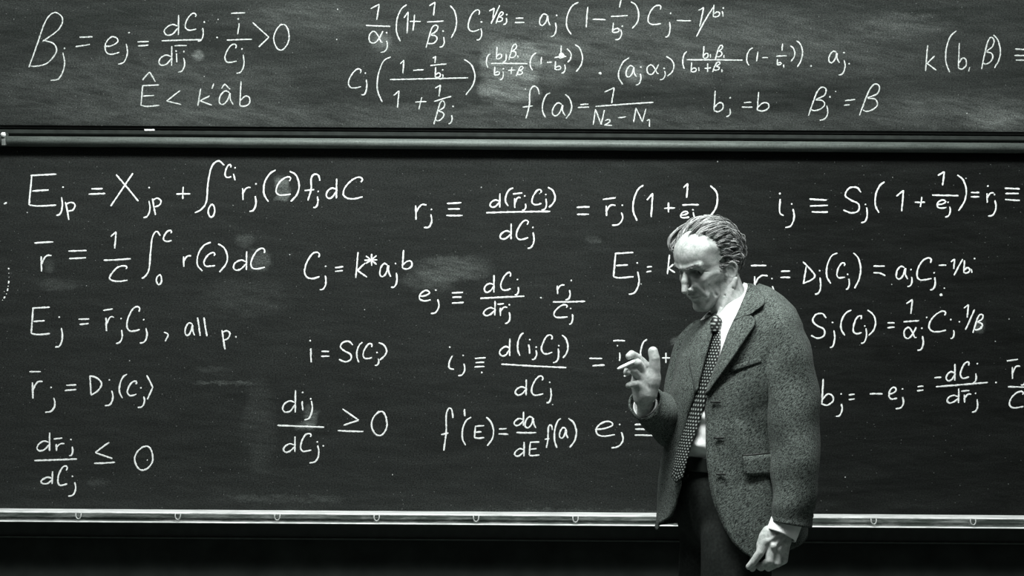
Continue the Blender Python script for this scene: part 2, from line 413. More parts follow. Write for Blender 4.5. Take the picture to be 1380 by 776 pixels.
LOWER = [
 ('chalk formula reading E j p equals X j p plus an integral', [(*E0,
  'E 135 120 262 270; . 293 180; j 262 228 290 312; p 300 250 350 332; L 425 188 478 187; L 412 213 490 210; L 540 122 643 245; L 618 115 515 268;'
  '. 693 182; j 667 245 697 322; p 705 232 748 310; L 820 212 885 211; L 852 178 850 235; I 907 58 1042 298; C 1046 75 1075 135; . 1093 90;'
  'L 1085 118 1092 148; 0 968 260 998 318; r 1125 180 1165 240; j 1160 222 1190 293; . 1190 165; ( 1222 102 1282 248'), (*F0,
  'C 318 132 385 218; ) 380 105 425 248; f 450 118 522 240; j 490 222 513 275; . 513 200; d 550 140 600 232; C 630 135 720 233')]),
 ('chalk formula reading r bar equals one over C times an integral', [(*E0,
  'L 160 440 248 435; r 187 495 240 572; L 318 478 403 475; L 322 512 400 508; 1 515 388 540 465; L 482 520 608 513; C 510 545 592 618;'
  'I 660 388 745 602; C 760 382 798 432; 0 727 587 752 633; r 850 498 888 550; ( 912 435 980 572; C 948 485 1000 548; ) 1015 445 1058 573; d 1085 478 1148 565; C 1165 465 1232 560')]),
 ('chalk formula reading C j equals k star a j to the b', [(*F0,
  'C 450 482 520 603; j 520 592 550 658; . 548 548; L 592 555 630 550; L 592 572 628 568; k 688 482 740 602; L 762 490 762 545; L 735 500 785 540;'
  'L 785 498 735 535; L 728 520 788 518; a 800 535 850 597; j 852 578 880 647; . 873 535; b 905 472 950 560')]),
 ('chalk formula starting r j identical to d of r bar j C j over d C j', [(*G0,
  'r 65 190 120 262; j 108 238 145 300; . 143 215; L 215 187 282 183; L 220 213 275 212; L 212 243 288 243; d 415 140 462 205; ( 485 115 522 200;'
  'L 522 143 565 138; r 527 158 557 208; j 565 188 582 218; . 577 152; C 610 122 655 192; j 655 165 678 218; . 675 145; ) 685 112 718 205;'
  'L 398 230 695 224; d 462 280 515 353; C 538 265 593 353; j 590 320 620 395; . 615 298; L 818 205 878 203; L 820 238 875 237; L 940 168 1000 160;'
  'r 952 193 998 245; j 983 228 1032 288; . 1030 195; ( 1077 102 1128 268; 1 1145 140 1172 250; L 1225 210 1275 208; L 1245 182 1245 228; 1 1315 95 1335 160'), (*N0,
  'L 515 27 612 25; e 503 65 555 102; L 578 68 590 112; . 577 55; P 678 -85 712 -52 720 -10 708 50 668 104')]),
 ('chalk formula starting e j identical to d C j over d r bar j', [(*G0,
  'e 85 592 140 640; j 140 632 178 698; . 163 590; L 238 603 290 600; L 240 623 283 622; L 238 650 293 647; d 388 520 435 600; C 465 508 512 590;'
  'j 530 575 548 612; . 543 540; L 370 628 575 618; d 385 640 440 708; L 450 655 480 652; r 460 668 495 710; j 485 692 508 745; . 505 658; . 652 625;'
  'r 725 565 762 608; j 766 590 788 635; . 793 545; L 708 645 858 642; C 712 658 775 718; j 783 702 800 748; . 790 675')]),
 ('chalk formula E j equals k, running behind the man\'s forehead', [(*G0,
  'E 990 415 1082 532; j 1060 505 1108 608; . 1100 463; L 1145 483 1168 481; L 1142 506 1165 502; L 1250 425 1240 515; L 1268 470 1243 488; L 1243 488 1275 508; a 1300 460 1340 500')]),
 ('chalk formula starting i j identical to d of i j C j over d C j', [(*H0,
  'P 240 205 226 235 226 262 248 268; . 228 165; j 268 242 298 297; . 290 203; L 345 218 395 214; L 348 237 388 235; L 343 257 390 255; . 377 282;'
  'd 460 125 508 205; ( 542 98 572 205; L 595 152 600 195; . 600 130; j 610 178 632 222; . 630 165; C 655 108 705 195; j 708 172 735 237; . 735 158;'
  ') 750 110 778 215; L 468 244 770 260; d 533 315 585 388; C 608 298 662 388; j 678 356 700 424; . 693 328; L 877 217 937 218; L 892 252 948 248;'
  'L 988 135 1043 135; . 1008 158; L 1018 190 1018 228; L 1038 300 1055 293; ( 1113 128 1145 240; L 1215 215 1252 215; L 1233 190 1233 238'), (*O0,
  'L 510 125 542 122; L 542 112 530 175; L 485 215 512 221')]),
 ('chalk formula f prime of E equals da over dE times f of a', [(*H0,
  'f 188 447 243 642; L 297 452 298 485; ( 283 490 328 622; E 343 530 388 588; ) 398 492 432 625; L 457 545 492 543; L 455 568 500 570; d 527 465 572 530;'
  'a 578 488 628 540; L 538 562 630 562; d 530 605 575 672; E 598 605 645 670; f 670 525 705 632; ( 713 495 745 630; a 738 538 778 588; ) 780 495 817 632')]),
 ('chalk formula e j with three bars below the raised hand', [(*H0,
  'e 905 510 995 578; j 980 560 1033 632; . 1018 525; L 1088 525 1143 524; L 1090 546 1150 547; L 1088 573 1177 575')]),
 ('chalk formula starting i j identical to S j, right of the man\'s head', [(*I0,
  'P 247 235 243 285 248 305 263 312; . 245 210 1.4; j 270 280 312 367; . 300 258; L 382 235 463 240; L 385 268 468 265; L 393 295 468 296; S 540 182 622 300;'
  'j 622 275 652 345; . 643 260; ( 686 155 732 298; 1 787 195 820 292; L 872 250 920 250; L 905 225 898 272; 1 980 108 1010 172; L 953 217 1075 220;'
  'e 975 240 1020 278; j 1013 270 1038 318; . 1027 250; ) 1070 122 1112 287; L 1133 205 1172 205; L 1132 225 1172 225; r 1205 205 1240 252; j 1213 240 1250 315;'
  '. 1212 175; . 1243 215; L 1290 185 1360 188; L 1293 210 1355 210; L 1292 237 1360 242')]),
 ('chalk formula r bar j equals D j of C j, right of the white collar', [(*I0,
  'L 110 545 182 545; r 122 588 188 662; j 175 640 216 702; . 208 605; L 250 572 292 570; L 247 600 293 600; P 352 527 385 560 408 592 390 612 352 628;'
  'L 368 548 355 626; j 408 600 435 678; . 430 568; ( 458 485 512 628; C 510 530 548 602; j 552 605 568 655; . 560 585; ) 587 485 620 648; L 680 547 732 547;'
  'P 680 578 712 580 735 592; a 785 548 840 608; j 838 596 860 642; . 855 563; C 882 508 950 612; j 943 600 968 658; . 962 578; L 983 543 1018 543;'
  '1 1040 515 1058 560; L 1095 515 1055 590; b 1100 520 1128 580; L 1135 560 1138 578; . 1150 512; . 995 680 1.9; . 1010 650 .9')]),
 ('chalk formula S j of C j, right of the man\'s shoulder', [(*J0,
  'S 390 148 460 262; j 478 225 500 305; . 490 188; ( 525 132 578 248; C 585 155 625 240; j 622 215 648 285; . 640 205; ) 652 130 690 248; L 745 190 778 190;'
  'L 745 213 778 210; 1 833 82 862 148; L 820 185 892 180; A 822 210 880 262; j 885 250 912 318; . 905 215; C 938 135 1018 232; j 1038 225 1055 262; . 1040 175;'
  '. 928 165; . 1080 185; 1 1100 105 1122 165; L 1150 128 1108 222; Q 1143 150 1190 235; L 1180 205 1182 218')]),
 ('chalk formula b j equals minus e j, right of the tweed sleeve', [(*J0,
  'b 440 450 495 575; j 505 565 535 625; . 530 520; L 565 525 592 522; L 565 547 592 543; L 663 520 722 520; e 750 490 790 545; j 783 535 820 590; . 815 497;'
  'L 885 487 912 484; L 883 506 912 502; L 963 445 995 443; d 1018 380 1060 458; C 1085 370 1125 447; j 1143 425 1158 468; . 1163 380; L 970 487 1212 467;'
  'd 1022 495 1078 562; L 1088 508 1125 505; r 1100 520 1135 560; j 1138 545 1165 605; . 1155 517; . 1250 467; L 1300 367 1352 360; r 1322 390 1362 450;'
  'j 1365 435 1388 480; L 1305 487 1395 490; C 1312 508 1378 585')]),
 ('chalk formula E j equals r bar j C j, all p', [(*K0,
  'E 145 117 232 245; j 257 215 290 302; . 275 163; L 365 173 415 172; L 370 197 412 193; L 480 132 525 125; r 490 160 530 228; j 540 222 568 285; . 563 170;'
  'C 590 112 650 228; j 650 215 683 285; . 668 175; P 762 233 782 245 768 275; a 860 190 905 248; L 918 165 930 250; L 948 165 962 252; p 1028 225 1070 314; . 1097 255')]),
 ('chalk formula r bar j equals D j of C j in the left column', [(*K0,
  'L 137 417 190 417; r 147 460 198 542; j 210 538 256 605; . 237 490; L 308 480 355 478; L 302 505 355 500; D 418 435 472 525; j 488 505 525 575; . 508 455;'
  '( 553 428 590 540; C 592 460 635 527; j 640 532 672 583; . 655 492; L 682 433 710 490; L 710 490 685 545')]),
 ('chalk formula d r bar j over d C j, less than or equal to zero', [(*L0,
  'd 172 110 232 195; L 250 140 290 135; r 258 160 300 195; j 322 175 338 218; . 330 142; L 160 240 358 233; d 190 290 245 348; C 268 265 312 355; j 318 340 352 405;'
  '. 337 313; L 508 155 443 203; L 443 203 522 230; L 438 253 535 248; 0 625 172 712 282; . 685 238 .8')]),
 ('short chalk equation i equals S of C j', [(*M0,
  'L 410 170 412 235; . 407 135; L 460 185 495 185; L 458 207 497 207; S 540 138 605 232; ( 622 143 650 235; C 653 148 695 218; j 708 218 726 250; . 718 190; ) 725 143 762 225')]),
 ('chalk formula d i j over d C j, greater than or equal to zero', [(*M0,
  'd 278 365 340 468; L 370 415 373 458; . 372 375; j 380 415 417 503; . 410 405; L 255 528 472 537; d 283 580 338 652; C 362 565 412 648; j 403 620 448 703; . 440 605;'
  '. 468 623; L 557 452 633 505; L 633 505 563 527; L 535 553 655 557; 0 692 463 765 572')]),
 ('faint stray chalk marks at the left edge', [(*E0, 'L 18 258 32 252; L 40 555 41 562 ; . 41 580 .6; . 42 598 .6; L 40 615 39 628; . 38 640 .7; L 37 650 34 662; . 30 676 .7; L 24 688 18 697; . 12 705 .6; . 20 665 .5')]),
]

# ---------------------------------------------------------------- chalkboards, rail, tray, wall, floor
def yz(py):   # height of a photograph row at the board plane, middle of the frame
    return on_board(690, py)[2]
X0, X1 = -2.5, 2.5
mat_wall = simple('wall_paint', 0.03, 0.8, 0.15, nscale=6, namt=0.15)
mat_floor = simple('floor_linoleum', 0.10, 0.5, 0.3, nscale=9, namt=0.25)
mat_frame = simple('dark_frame', 0.022, 0.35, 0.4, nscale=30, namt=0.3)
mat_alu = NT('brushed_aluminium', G(0.30), 0.6, 0.4, 0.3)
_n = mat_alu.noise(mat_alu.co(scale=(2, 30, 60)), 8, 4); _m = mat_alu.noise(mat_alu.co(scale=(1, 3, 3)), 6, 5, .7)
_f = mat_alu.noise(mat_alu.co(scale=(1, 1, 1)), 190, 2, .7)
mat_alu.color(mat_alu.mix(mat_alu.mr(mat_alu.math('MULTIPLY', mat_alu.math('ADD', mat_alu.math('ADD', _n, _m), _f), 0.333), .38, .62), G(0.055), G(0.15)))
mat_alu.l.new(mat_alu.mr(_m, .3, .7, .5, .7), mat_alu.b.inputs['Roughness'])
mat_tray = NT('dusty_aluminium', G(0.72), 0.5, 0.5, 0.25)
_m = mat_tray.noise(mat_tray.co(scale=(1, 6, 6)), 9, 5, .75)
mat_tray.color(mat_tray.mix(mat_tray.mr(_m, .42, .58), G(0.50), G(0.88)))
mat_trayf = NT('tray_channel_metal', G(0.22), 0.45, 0.5, 0.6)
_m = mat_trayf.noise(mat_trayf.co(scale=(1, 4, 8)), 7, 5, .75)
mat_trayf.color(mat_trayf.mix(mat_trayf.mr(_m, .45, .68), G(0.13), G(0.55)))
mat_hook = simple('hook_metal', .42, .4, .5, .3)
_c = NT('white_chalk', G(0.85, 1.03), 0.9, 0.05)
_n = _c.noise(_c.co(), 260, 3, .8)
_c.color(_c.mix(_c.mr(_n, .36, .58), G(0.48, 1.03), G(0.84, 1.03))); mat_chalk = _c.m
_c = NT('worn_chalk', G(0.7, 1.03), 0.9, 0.05)
_n = _c.noise(_c.co(), 260, 3, .8)
_c.color(_c.mix(_c.mr(_n, .38, .62), G(0.24, 1.03), G(0.66, 1.03))); mat_chalk2 = _c.m

w = MB().box(-4.5, 4.5, 0.06, 0.2, 0, 4.2).build('wall_back', mat_wall); w['kind'] = 'structure'
fl = MB().box(-4.5, 4.5, -8.0, 0.2, -0.1, 0).build('floor', mat_floor); fl['kind'] = 'structure'

mat_up = board_material('upper_board_slate', 0.010, 0.34, [
    (687, 98, 38, 42, .20, 4), (735, 85, 30, 34, .07, 3), (512, 55, 14, 12, .12, 2), (855, 97, 15, 13, .20, 2),
    (1215, 32, 60, 14, .06, 2), (1350, 163, 46, 16, .10, 2), (1290, 150, 120, 22, .08, 2), (420, 25, 90, 22, .05, 2),
    (265, 75, 10, 7, .22, 2), (640, 160, 500, 18, .06, 2), (180, 120, 200, 45, .05, 2), (900, 60, 330, 50, .06, 2)], 0.042, 0.026, 0.0)
mat_lo = board_material('lower_board_slate', 0.0032, 0.30, [
    (609, 362, 50, 15, .13, 2), (580, 378, 32, 14, .09, 2), (380, 254, 11, 16, .22, 4), (347, 350, 16, 14, .15, 2), (330, 325, 14, 10, .07, 2),
    (420, 563, 9, 14, .22, 2), (410, 574, 12, 6, .12, 2), (300, 516, 38, 3, .13, 2), (285, 498, 22, 5, .04, 2), (330, 400, 60, 26, .04, 2),
    (350, 570, 20, 60, .035, 2), (1322, 438, 9, 11, .16, 2), (915, 458, 10, 5, .14, 2), (390, 672, 80, 5, .05, 2), (800, 323, 10, 5, .07, 2),
    (130, 650, 12, 5, .05, 2), (75, 383, 28, 8, .05, 2), (65, 358, 8, 9, .06, 2), (800, 690, 180, 4, .05, 2)], 0.022, 0.006, 0.034)

TOPZ = 2.75
# upper sliding board
ub = thing('chalkboard', 'wiped grey upper chalkboard with chalk formulas, above the metal rail', 'chalkboard', (0, 0.03, yz(172)))
MB().box(X0, X1, 0.0, 0.025, yz(173), TOPZ).build('writing_surface', mat_up, ub)
bevel(MB().box(X0, X1, 0.008, 0.03, yz(177.0), yz(173)).build('bottom_trim', mat_frame, ub), .002)
bevel(MB().box(X0, X1, -0.02, 0.04, TOPZ, TOPZ + .05).build('top_trim', mat_frame, ub), .004)
for lab, data in UPPER: write(ub, mat_chalk2, lab, data, 1.65)
# rail between the two boards
rl = thing('metal_rail', 'long brushed metal rail running between the upper and lower chalkboards', 'rail', (0, 0.03, yz(195)))
z = yz
prof = [(0.06, z(179.6)), (-0.004, z(179.2)), (-0.006, z(179.8)), (-0.006, z(184)), (-0.002, z(186)), (0.012, z(186.6)), (0.012, z(187.8)), (0.06, z(187.8))]
MB().prism(prof, X0, X1).build('upper_strip', mat_frame, rl, False)
cz, cy, rz = (z(188.5) + z(202)) / 2, 0.0, (z(188.5) - z(202)) / 2
prof = [(0.04, z(188.5))] + [(-0.018 - 0.020 * math.sin(a), cz + rz * math.cos(a)) for a in np.linspace(0.05, math.pi - 0.05, 13)] + [(0.04, z(202))]
MB().prism(prof, X0, X1).build('rounded_moulding', mat_alu.m, rl, True)
x9 = on_board(9, 183)
bevel(MB().box(x9[0] - .006, x9[0] + .006, -.046, 0.0, on_board(9, 197)[2], on_board(9, 179.5)[2]).build('clip', mat_trayf.m, rl), .002)
s = MB()
for i in range(7):
    pass
s.tube([(x9[0], -.044, x9[2]), (x9[0], -.050, x9[2]), (x9[0], -.054, x9[2])], [.008, .008, .004], 12)
s.build('screw_head', mat_tray.m, rl, True)
p = on_board(202, 175.3)
MB().box(p[0] - .0155, p[0] + .0155, -.0085, -.0035, p[2] - .0025, p[2] + .0025).build('white_sticker', mat_chalk, rl)
# lower board
lb = thing('chalkboard', 'dark lower chalkboard full of white formulas, behind the man', 'chalkboard', (0, 0.05, yz(690)))
MB().box(X0, X1, 0.0, 0.05, yz(692), yz(203)).build('writing_surface', mat_lo, lb)
for lab, data in LOWER: write(lb, mat_chalk, lab, data, 2.05)
# chalk tray
ct = thing('chalk_tray', 'long dusty metal chalk tray below the lower chalkboard', 'chalk tray', (0, 0.02, yz(700)))
TD = -0.085
zf = lambda row: yz(row - 3.75)              # a row seen at the front edge of the tray
prof = [(-0.0005, z(689.6)), (TD + .004, z(689.6)), (TD, z(690.0)), (TD - .002, z(690.6)), (TD - .002, z(691.2)), (TD + .004, z(691.9)), (-0.0005, z(691.9))]
MB().prism(prof, X0, X1).build('tray_shelf', mat_tray.m, ct, False)
prof = [(-0.0005, z(692.0)), (TD + .005, z(692.0)), (TD + .011, z(694.5)), (TD + .014, z(697.5)), (TD + .011, z(700.5)), (TD + .004, z(701.8)), (-0.0005, z(701.8))]
MB().prism(prof, X0, X1).build('channel_face', mat_trayf.m, ct, False)
prof = [(-0.0005, z(701.85)), (TD + .003, z(701.85)), (TD - .003, z(702.2)), (TD - .006, z(703.0)), (TD - .003, z(703.8)), (TD + .004, z(704.2)), (-0.0005, z(704.2))]
MB().prism(prof, X0, X1).build('lower_lip', mat_tray.m, ct, False)
for k in range(-3, 13):
    px = 106 + k * 133.9
    c = unproj(px, 698.5, -CAM_Y + TD)
    zz = z(691.6)
    x = c[0]
    yq = TD - .0035
    pts = [(x - .008, yq + .001, zz), (x - .0078, yq - .002, zz - .008), (x - .0045, yq - .003, zz - .0145), (x, yq - .003, zz - .0165), (x + .0045, yq - .003, zz - .0145), (x + .0078, yq - .002, zz - .008), (x + .008, yq + .001, zz)]
    MB().tube(catmull(pts, 3), .0019, 8).build('hook', mat_hook, ct, True)
# panelling below the tray
pn = MB().box(X0, X1, 0.0, 0.05, yz(726), yz(704.3)).build('trim_1', mat_frame); pn['kind'] = 'structure'
pn = bevel(MB().box(X0, X1, -0.010, 0.05, yz(728.5), yz(726.3)).build('trim_2', simple('ledge', .06, .4), None), .001); pn['kind'] = 'structure'
pn = MB().box(X0, X1, -0.004, 0.05, 0.12, yz(728.8)).build('trim_3', simple('lower_panel_paint', .02, .8, .1, nscale=12, namt=.3)); pn['kind'] = 'structure'
pn = MB().box(-4.5, 4.5, -0.012, 0.055, 0.0, 0.115).build('baseboard_back', mat_frame); pn['kind'] = 'structure'
for t_ in (ub, rl, lb, ct): adopt(t_)
# ---------------------------------------------------------------- the man
# Implicit modelling: smooth unions of rounded cones and ellipsoids, polygonised with surface nets.
def smin(a, b, k):
    h = np.clip(0.5 + 0.5 * (b - a) / k, 0, 1)
    return b + (a - b) * h - k * h * (1 - h)
def smax(a, b, k): return -smin(-a, -b, k)
def f_ell(c, r, R=None):
    c = np.array(c, float); r = np.array(r, float)
    def f(P):
        q = P - c
        if R is not None: q = q @ R
        k0 = np.sqrt(((q / r) ** 2).sum(-1)); k1 = np.sqrt(((q / r ** 2) ** 2).sum(-1)) + 1e-9
        return k0 * (k0 - 1) / k1
    lo, hi = c - r.max() - 1, c + r.max() + 1
    return f
def f_cone(a, b, ra, rb):
    a = np.array(a, float); b = np.array(b, float); d = b - a; L2 = (d ** 2).sum()
    def f(P):
        t = np.clip(((P - a) @ d) / L2, 0, 1)
        return np.sqrt(((P - a - t[..., None] * d) ** 2).sum(-1)) - (ra + (rb - ra) * t)
    return f
def f_chain(pts, rs):
    fs = [f_cone(pts[i], pts[i + 1], rs[i], rs[i + 1]) for i in range(len(pts) - 1)]
    def f(P):
        d = fs[0](P)
        for g in fs[1:]: d = np.minimum(d, g(P))
        return d
    return f

def surface_net(F, lo, hi, h):
    """vertices and quads of the zero surface of F on a grid of step h"""
    lo = np.array(lo, float); hi = np.array(hi, float)
    n = np.ceil((hi - lo) / h).astype(int) + 1
    ax = [lo[i] + h * np.arange(n[i]) for i in range(3)]
    D = np.empty(tuple(n), np.float32)
    for i0 in range(0, n[0], 24):
        g = np.stack(np.meshgrid(ax[0][i0:i0 + 24], ax[1], ax[2], indexing='ij'), -1)
        D[i0:i0 + 24] = F(g)
    inside = D < 0
    m = n - 1
    cnt = np.zeros(tuple(m), np.int8)
    for dx in (0, 1):
        for dy in (0, 1):
            for dz in (0, 1):
                cnt += inside[dx:m[0] + dx, dy:m[1] + dy, dz:m[2] + dz]
    cells = np.argwhere((cnt > 0) & (cnt < 8))
    idx = -np.ones(tuple(m), np.int64); idx[tuple(cells.T)] = np.arange(len(cells))
    acc = np.zeros((len(cells), 3)); num = np.zeros(len(cells))
    cor = [(a, b, c) for a in (0, 1) for b in (0, 1) for c in (0, 1)]
    for i, p in enumerate(cor):
        for q in cor[i + 1:]:
            if sum(abs(p[k] - q[k]) for k in range(3)) != 1: continue
            pa = cells + p; qa = cells + q
            va = D[tuple(pa.T)]; vb = D[tuple(qa.T)]
            s = (va < 0) != (vb < 0)
            t = np.where(s, va / np.where(s, va - vb, 1), 0)
            pt = pa + (qa - pa) * t[:, None]
            acc[s] += pt[s]; num[s] += 1
    V = lo + h * acc / num[:, None]
    faces = []
    for axis in range(3):
        b, c = (axis + 1) % 3, (axis + 2) % 3
        sl0 = [slice(None)] * 3; sl1 = [slice(None)] * 3
        sl0[axis] = slice(0, n[axis] - 1); sl1[axis] = slice(1, n[axis])
        ch = inside[tuple(sl0)] != inside[tuple(sl1)]
        e = np.argwhere(ch)
        e = e[(e[:, b] > 0) & (e[:, c] > 0) & (e[:, b] < n[b] - 1) & (e[:, c] < n[c] - 1)]
        ub_ = np.zeros(3, int); ub_[b] = 1; uc = np.zeros(3, int); uc[c] = 1
        q = np.stack([idx[tuple((e - ub_ - uc).T)], idx[tuple((e - uc).T)], idx[tuple(e.T)], idx[tuple((e - ub_).T)]], 1)
        flip = ~inside[tuple(e.T)]
        q[flip] = q[flip][:, ::-1]
        faces.append(q)
    Fq = np.vstack(faces)
    return V, Fq[(Fq >= 0).all(1)]

# --- head, in centimetres about the point between the ears: x his left, y forward, z up
def head_sdf():
    E, Cn = f_ell, f_cone
    def F(P):
        d = E((0, -0.9, 5.0), (7.3, 9.6, 8.6))(P)
        d = smin(d, E((0, 3.9, 6.2), (6.8, 5.8, 6.3))(P), 2.0)
        d = smin(d, E((0, 2.6, -1.8), (5.9, 6.0, 7.4))(P), 2.0)
        d = smin(d, E((0, 5.9, 0.5), (4.6, 3.0, 5.4))(P), 1.5)
        S = P.copy(); S[..., 0] = np.abs(S[..., 0])
        d = smin(d, Cn((5.3, 0.6, -4.4), (1.3, 7.0, -8.1), 1.7, 1.5)(S), 1.6)       # jaw
        d = smin(d, Cn((5.9, -0.2, -0.5), (5.4, 0.4, -4.4), 1.5, 1.7)(S), 1.6)
        d = smin(d, E((0, 7.9, -7.7), (1.9, 1.5, 1.5))(P), 1.2)                      # chin
        d = smin(d, Cn((5.5, 3.0, 0.2), (4.1, 6.4, -0.2), 1.0, 1.5)(S), 2.2)          # cheekbone
        d = smin(d, E((0, 7.4, -4.0), (2.9, 2.2, 2.8))(P), 1.4)                      # muzzle
        d = smin(d, Cn((0.6, 9.4, 4.2), (4.7, 7.8, 4.4), 0.85, 0.9)(S), 0.8)         # brow
        d = smax(d, -E((6.6, 5.8, -2.8), (1.5, 2.8, 2.6))(S), 1.6)                   # hollow cheek
        d = smax(d, -E((8.2, 5.2, 5.2), (1.6, 3.0, 2.6))(S), 1.6)                    # temple
        d = smax(d, -E((3.1, 9.7, 2.5), (2.5, 3.3, 1.6))(S), 0.5)                   # eye socket
        d = smin(d, E((3.1, 5.95, 2.55), (1.45, 1.5, 1.3))(S), 0.25)                 # lid ball
        d = smin(d, Cn((1.9, 7.9, 3.5), (4.6, 7.2, 3.4), 0.45, 0.55)(S), 0.5)         # heavy upper lid fold
        d = smin(d, Cn((2.0, 7.7, 0.8), (4.2, 7.0, 0.8), 0.4, 0.4)(S), 0.5)          # bag under the eye
        n = Cn((0, 8.9, 3.3), (0, 10.6, 0.7), 0.75, 0.95)(P)                         # aquiline nose
        n = smin(n, Cn((0, 10.6, 0.7), (0, 11.7, -1.75), 0.85, 0.85)(P), 0.5)
        n = smin(n, E((1.1, 9.9, -1.9), (0.75, 1.1, 0.75))(S), 0.6)
        n = smin(n, Cn((0, 9.0, -2.2), (0, 11.3, -2.15), .7, .55)(P), 0.4)
        n = smin(n, Cn((0.9, 8.2, 1.8), (1.5, 8.6, -1.2), .7, .9)(S), 0.7)
        d = smin(d, n, 0.55)
        d = smax(d, -E((0.68, 10.4, -2.75), (0.32, 0.7, 0.45))(S), 0.2)              # nostril
        d = smin(d, Cn((2.4, 8.7, -1.4), (3.7, 7.5, -4.6), 0.55, 0.6)(S), 1.3)       # cheek pad beside the fold
        d = smax(d, -f_chain([(1.75, 10.0, -1.6), (2.5, 9.5, -2.9), (3.0, 8.9, -4.6)], [.2, .22, .15])(S), 0.6)
        d = smax(d, -f_chain([(4.6, 6.6, -1.6), (5.0, 5.6, -3.6), (4.7, 5.0, -5.6)], [.15, .22, .15])(S), 0.7)
        d = smax(d, -f_chain([(4.9, 7.0, 2.2), (5.9, 5.9, 1.7)], [.1, .08])(S), 0.3)
        d = smax(d, -f_chain([(4.9, 7.0, 2.7), (6.0, 5.9, 3.0)], [.1, .08])(S), 0.3)
        d = smin(d, f_chain([(0, 9.7, -3.75), (1.2, 9.45, -3.85), (2.3, 8.6, -4.25)], [.42, .38, .2])(S), 0.35)   # lips
        d = smin(d, f_chain([(0, 9.55, -4.85), (1.1, 9.3, -4.8), (2.1, 8.6, -4.5)], [.5, .42, .2])(S), 0.35)
        d = smax(d, -f_chain([(0, 10.05, -4.3), (1.2, 9.75, -4.33), (2.5, 8.75, -4.45)], [.16, .16, .16])(S), 0.15)
        d = smax(d, -Cn((-1.2, 9.6, -5.95), (1.2, 9.6, -5.95), .4, .4)(P), 0.7)
        for zz, yy in ():                                      # forehead creases
            d = smax(d, -f_chain([(-3.4, yy - 1.25, zz + .2), (0, yy + .05, zz), (3.4, yy - 1.25, zz + .2)], [.09, .1, .09])(P), 0.2)
        # ears
        S = S + np.array((0.15, -0.7, 0.9))
        R_ = Matrix.Rotation(math.radians(22), 3, 'Z') @ Matrix.Rotation(math.radians(-10), 3, 'X')
        e = E((7.35, -1.0, 0.4), (0.55, 1.75, 2.8), np.array(R_))(S)
        e = smax(e, -E((8.1, -0.7, 0.5), (0.8, 1.15, 1.9), np.array(R_))(S), 0.2)
        e = smin(e, f_chain([(7.3, 0.55, 1.3), (7.6, 0.15, 2.3), (7.9, -0.7, 3.0), (8.15, -1.7, 3.0), (8.35, -2.4, 2.3), (8.4, -2.7, 1.3), (8.3, -2.5, 0.3), (8.0, -2.0, -.9), (7.5, -1.0, -2.1)], [.28, .32, .34, .36, .36, .36, .34, .32, .3])(S), .2)
        e = smin(e, E((7.3, -0.5, -2.2), (.45, .8, .9))(S), .3)
        e = smin(e, E((7.0, 0.75, -0.2), (.5, .45, .7))(S), .3)
        d = smin(d, e, 0.35)
        return d
    return F

HS = 4.8                      # modelling units per centimetre of the head
HO = np.array((959., 364., 0.))
psi, phi, rho = math.radians(38), math.radians(21), math.radians(0)
fh = np.array((-math.cos(psi), 0, math.sin(psi))); up0 = np.array((0, -1., 0)); lf = np.array((math.sin(psi), 0, math.cos(psi)))
fw = math.cos(phi) * fh - math.sin(phi) * up0
upv = math.cos(phi) * up0 + math.sin(phi) * fh
HB = np.stack([lf, fw, upv])          # rows: local axes
def head_to(V): return HO + HS * (np.asarray(V) @ HB)

def hand_right():
    """raised hand, palm to the room, thumb up, fingers bent towards the chalk"""
    C = f_chain
    def F(P):
        d = f_cone((866, 556, 30), (868, 532, 40), 9.5, 11.5)(P)
        d = smin(d, f_ell((867, 511, 44), (14.5, 20, 10))(P), 7)
        d = smin(d, f_cone((871, 528, 46), (877, 508, 50), 12, 10)(P), 6)
        d = smin(d, f_cone((859, 520, 46), (861, 534, 43), 10, 10)(P), 6)
        d = smin(d, f_cone((861, 493, 46), (856, 514, 46), 8.5, 8.5)(P), 6)
        th = C([(876, 512, 50), (879, 494, 54), (878.5, 481, 56), (876.5, 472, 55)], [9.5, 7.6, 7.2, 6.6])
        d = smin(d, th(P), 4)
        fs = [C([(866, 490, 48), (857, 481, 52), (848, 475.5, 60), (844, 478, 68)], [6.4, 5.6, 5.3, 4.6]),
              C([(862, 495, 50), (856, 487, 60), (848, 487.5, 68), (842, 490.5, 70)], [6.2, 5.4, 4.6, 4.0]),
              C([(858, 506, 50), (851, 497, 60), (843, 496, 67), (841, 499, 72)], [6.4, 5.6, 5.2, 4.6]),
              C([(859, 520, 48), (854, 514.5, 56), (848, 515, 63), (843.5, 516.5, 66)], [5.8, 4.8, 4.3, 3.8])]
        g = fs[0](P)
        for q in fs[1:]: g = smin(g, q(P), 0.8)
        d = smin(d, g, 3)
        d = smax(d, -C([(871, 522, 60), (866, 510, 60), (868, 498, 60)], [1.2, 1.5, 1.2])(P), 2.5)
        return d
    return F

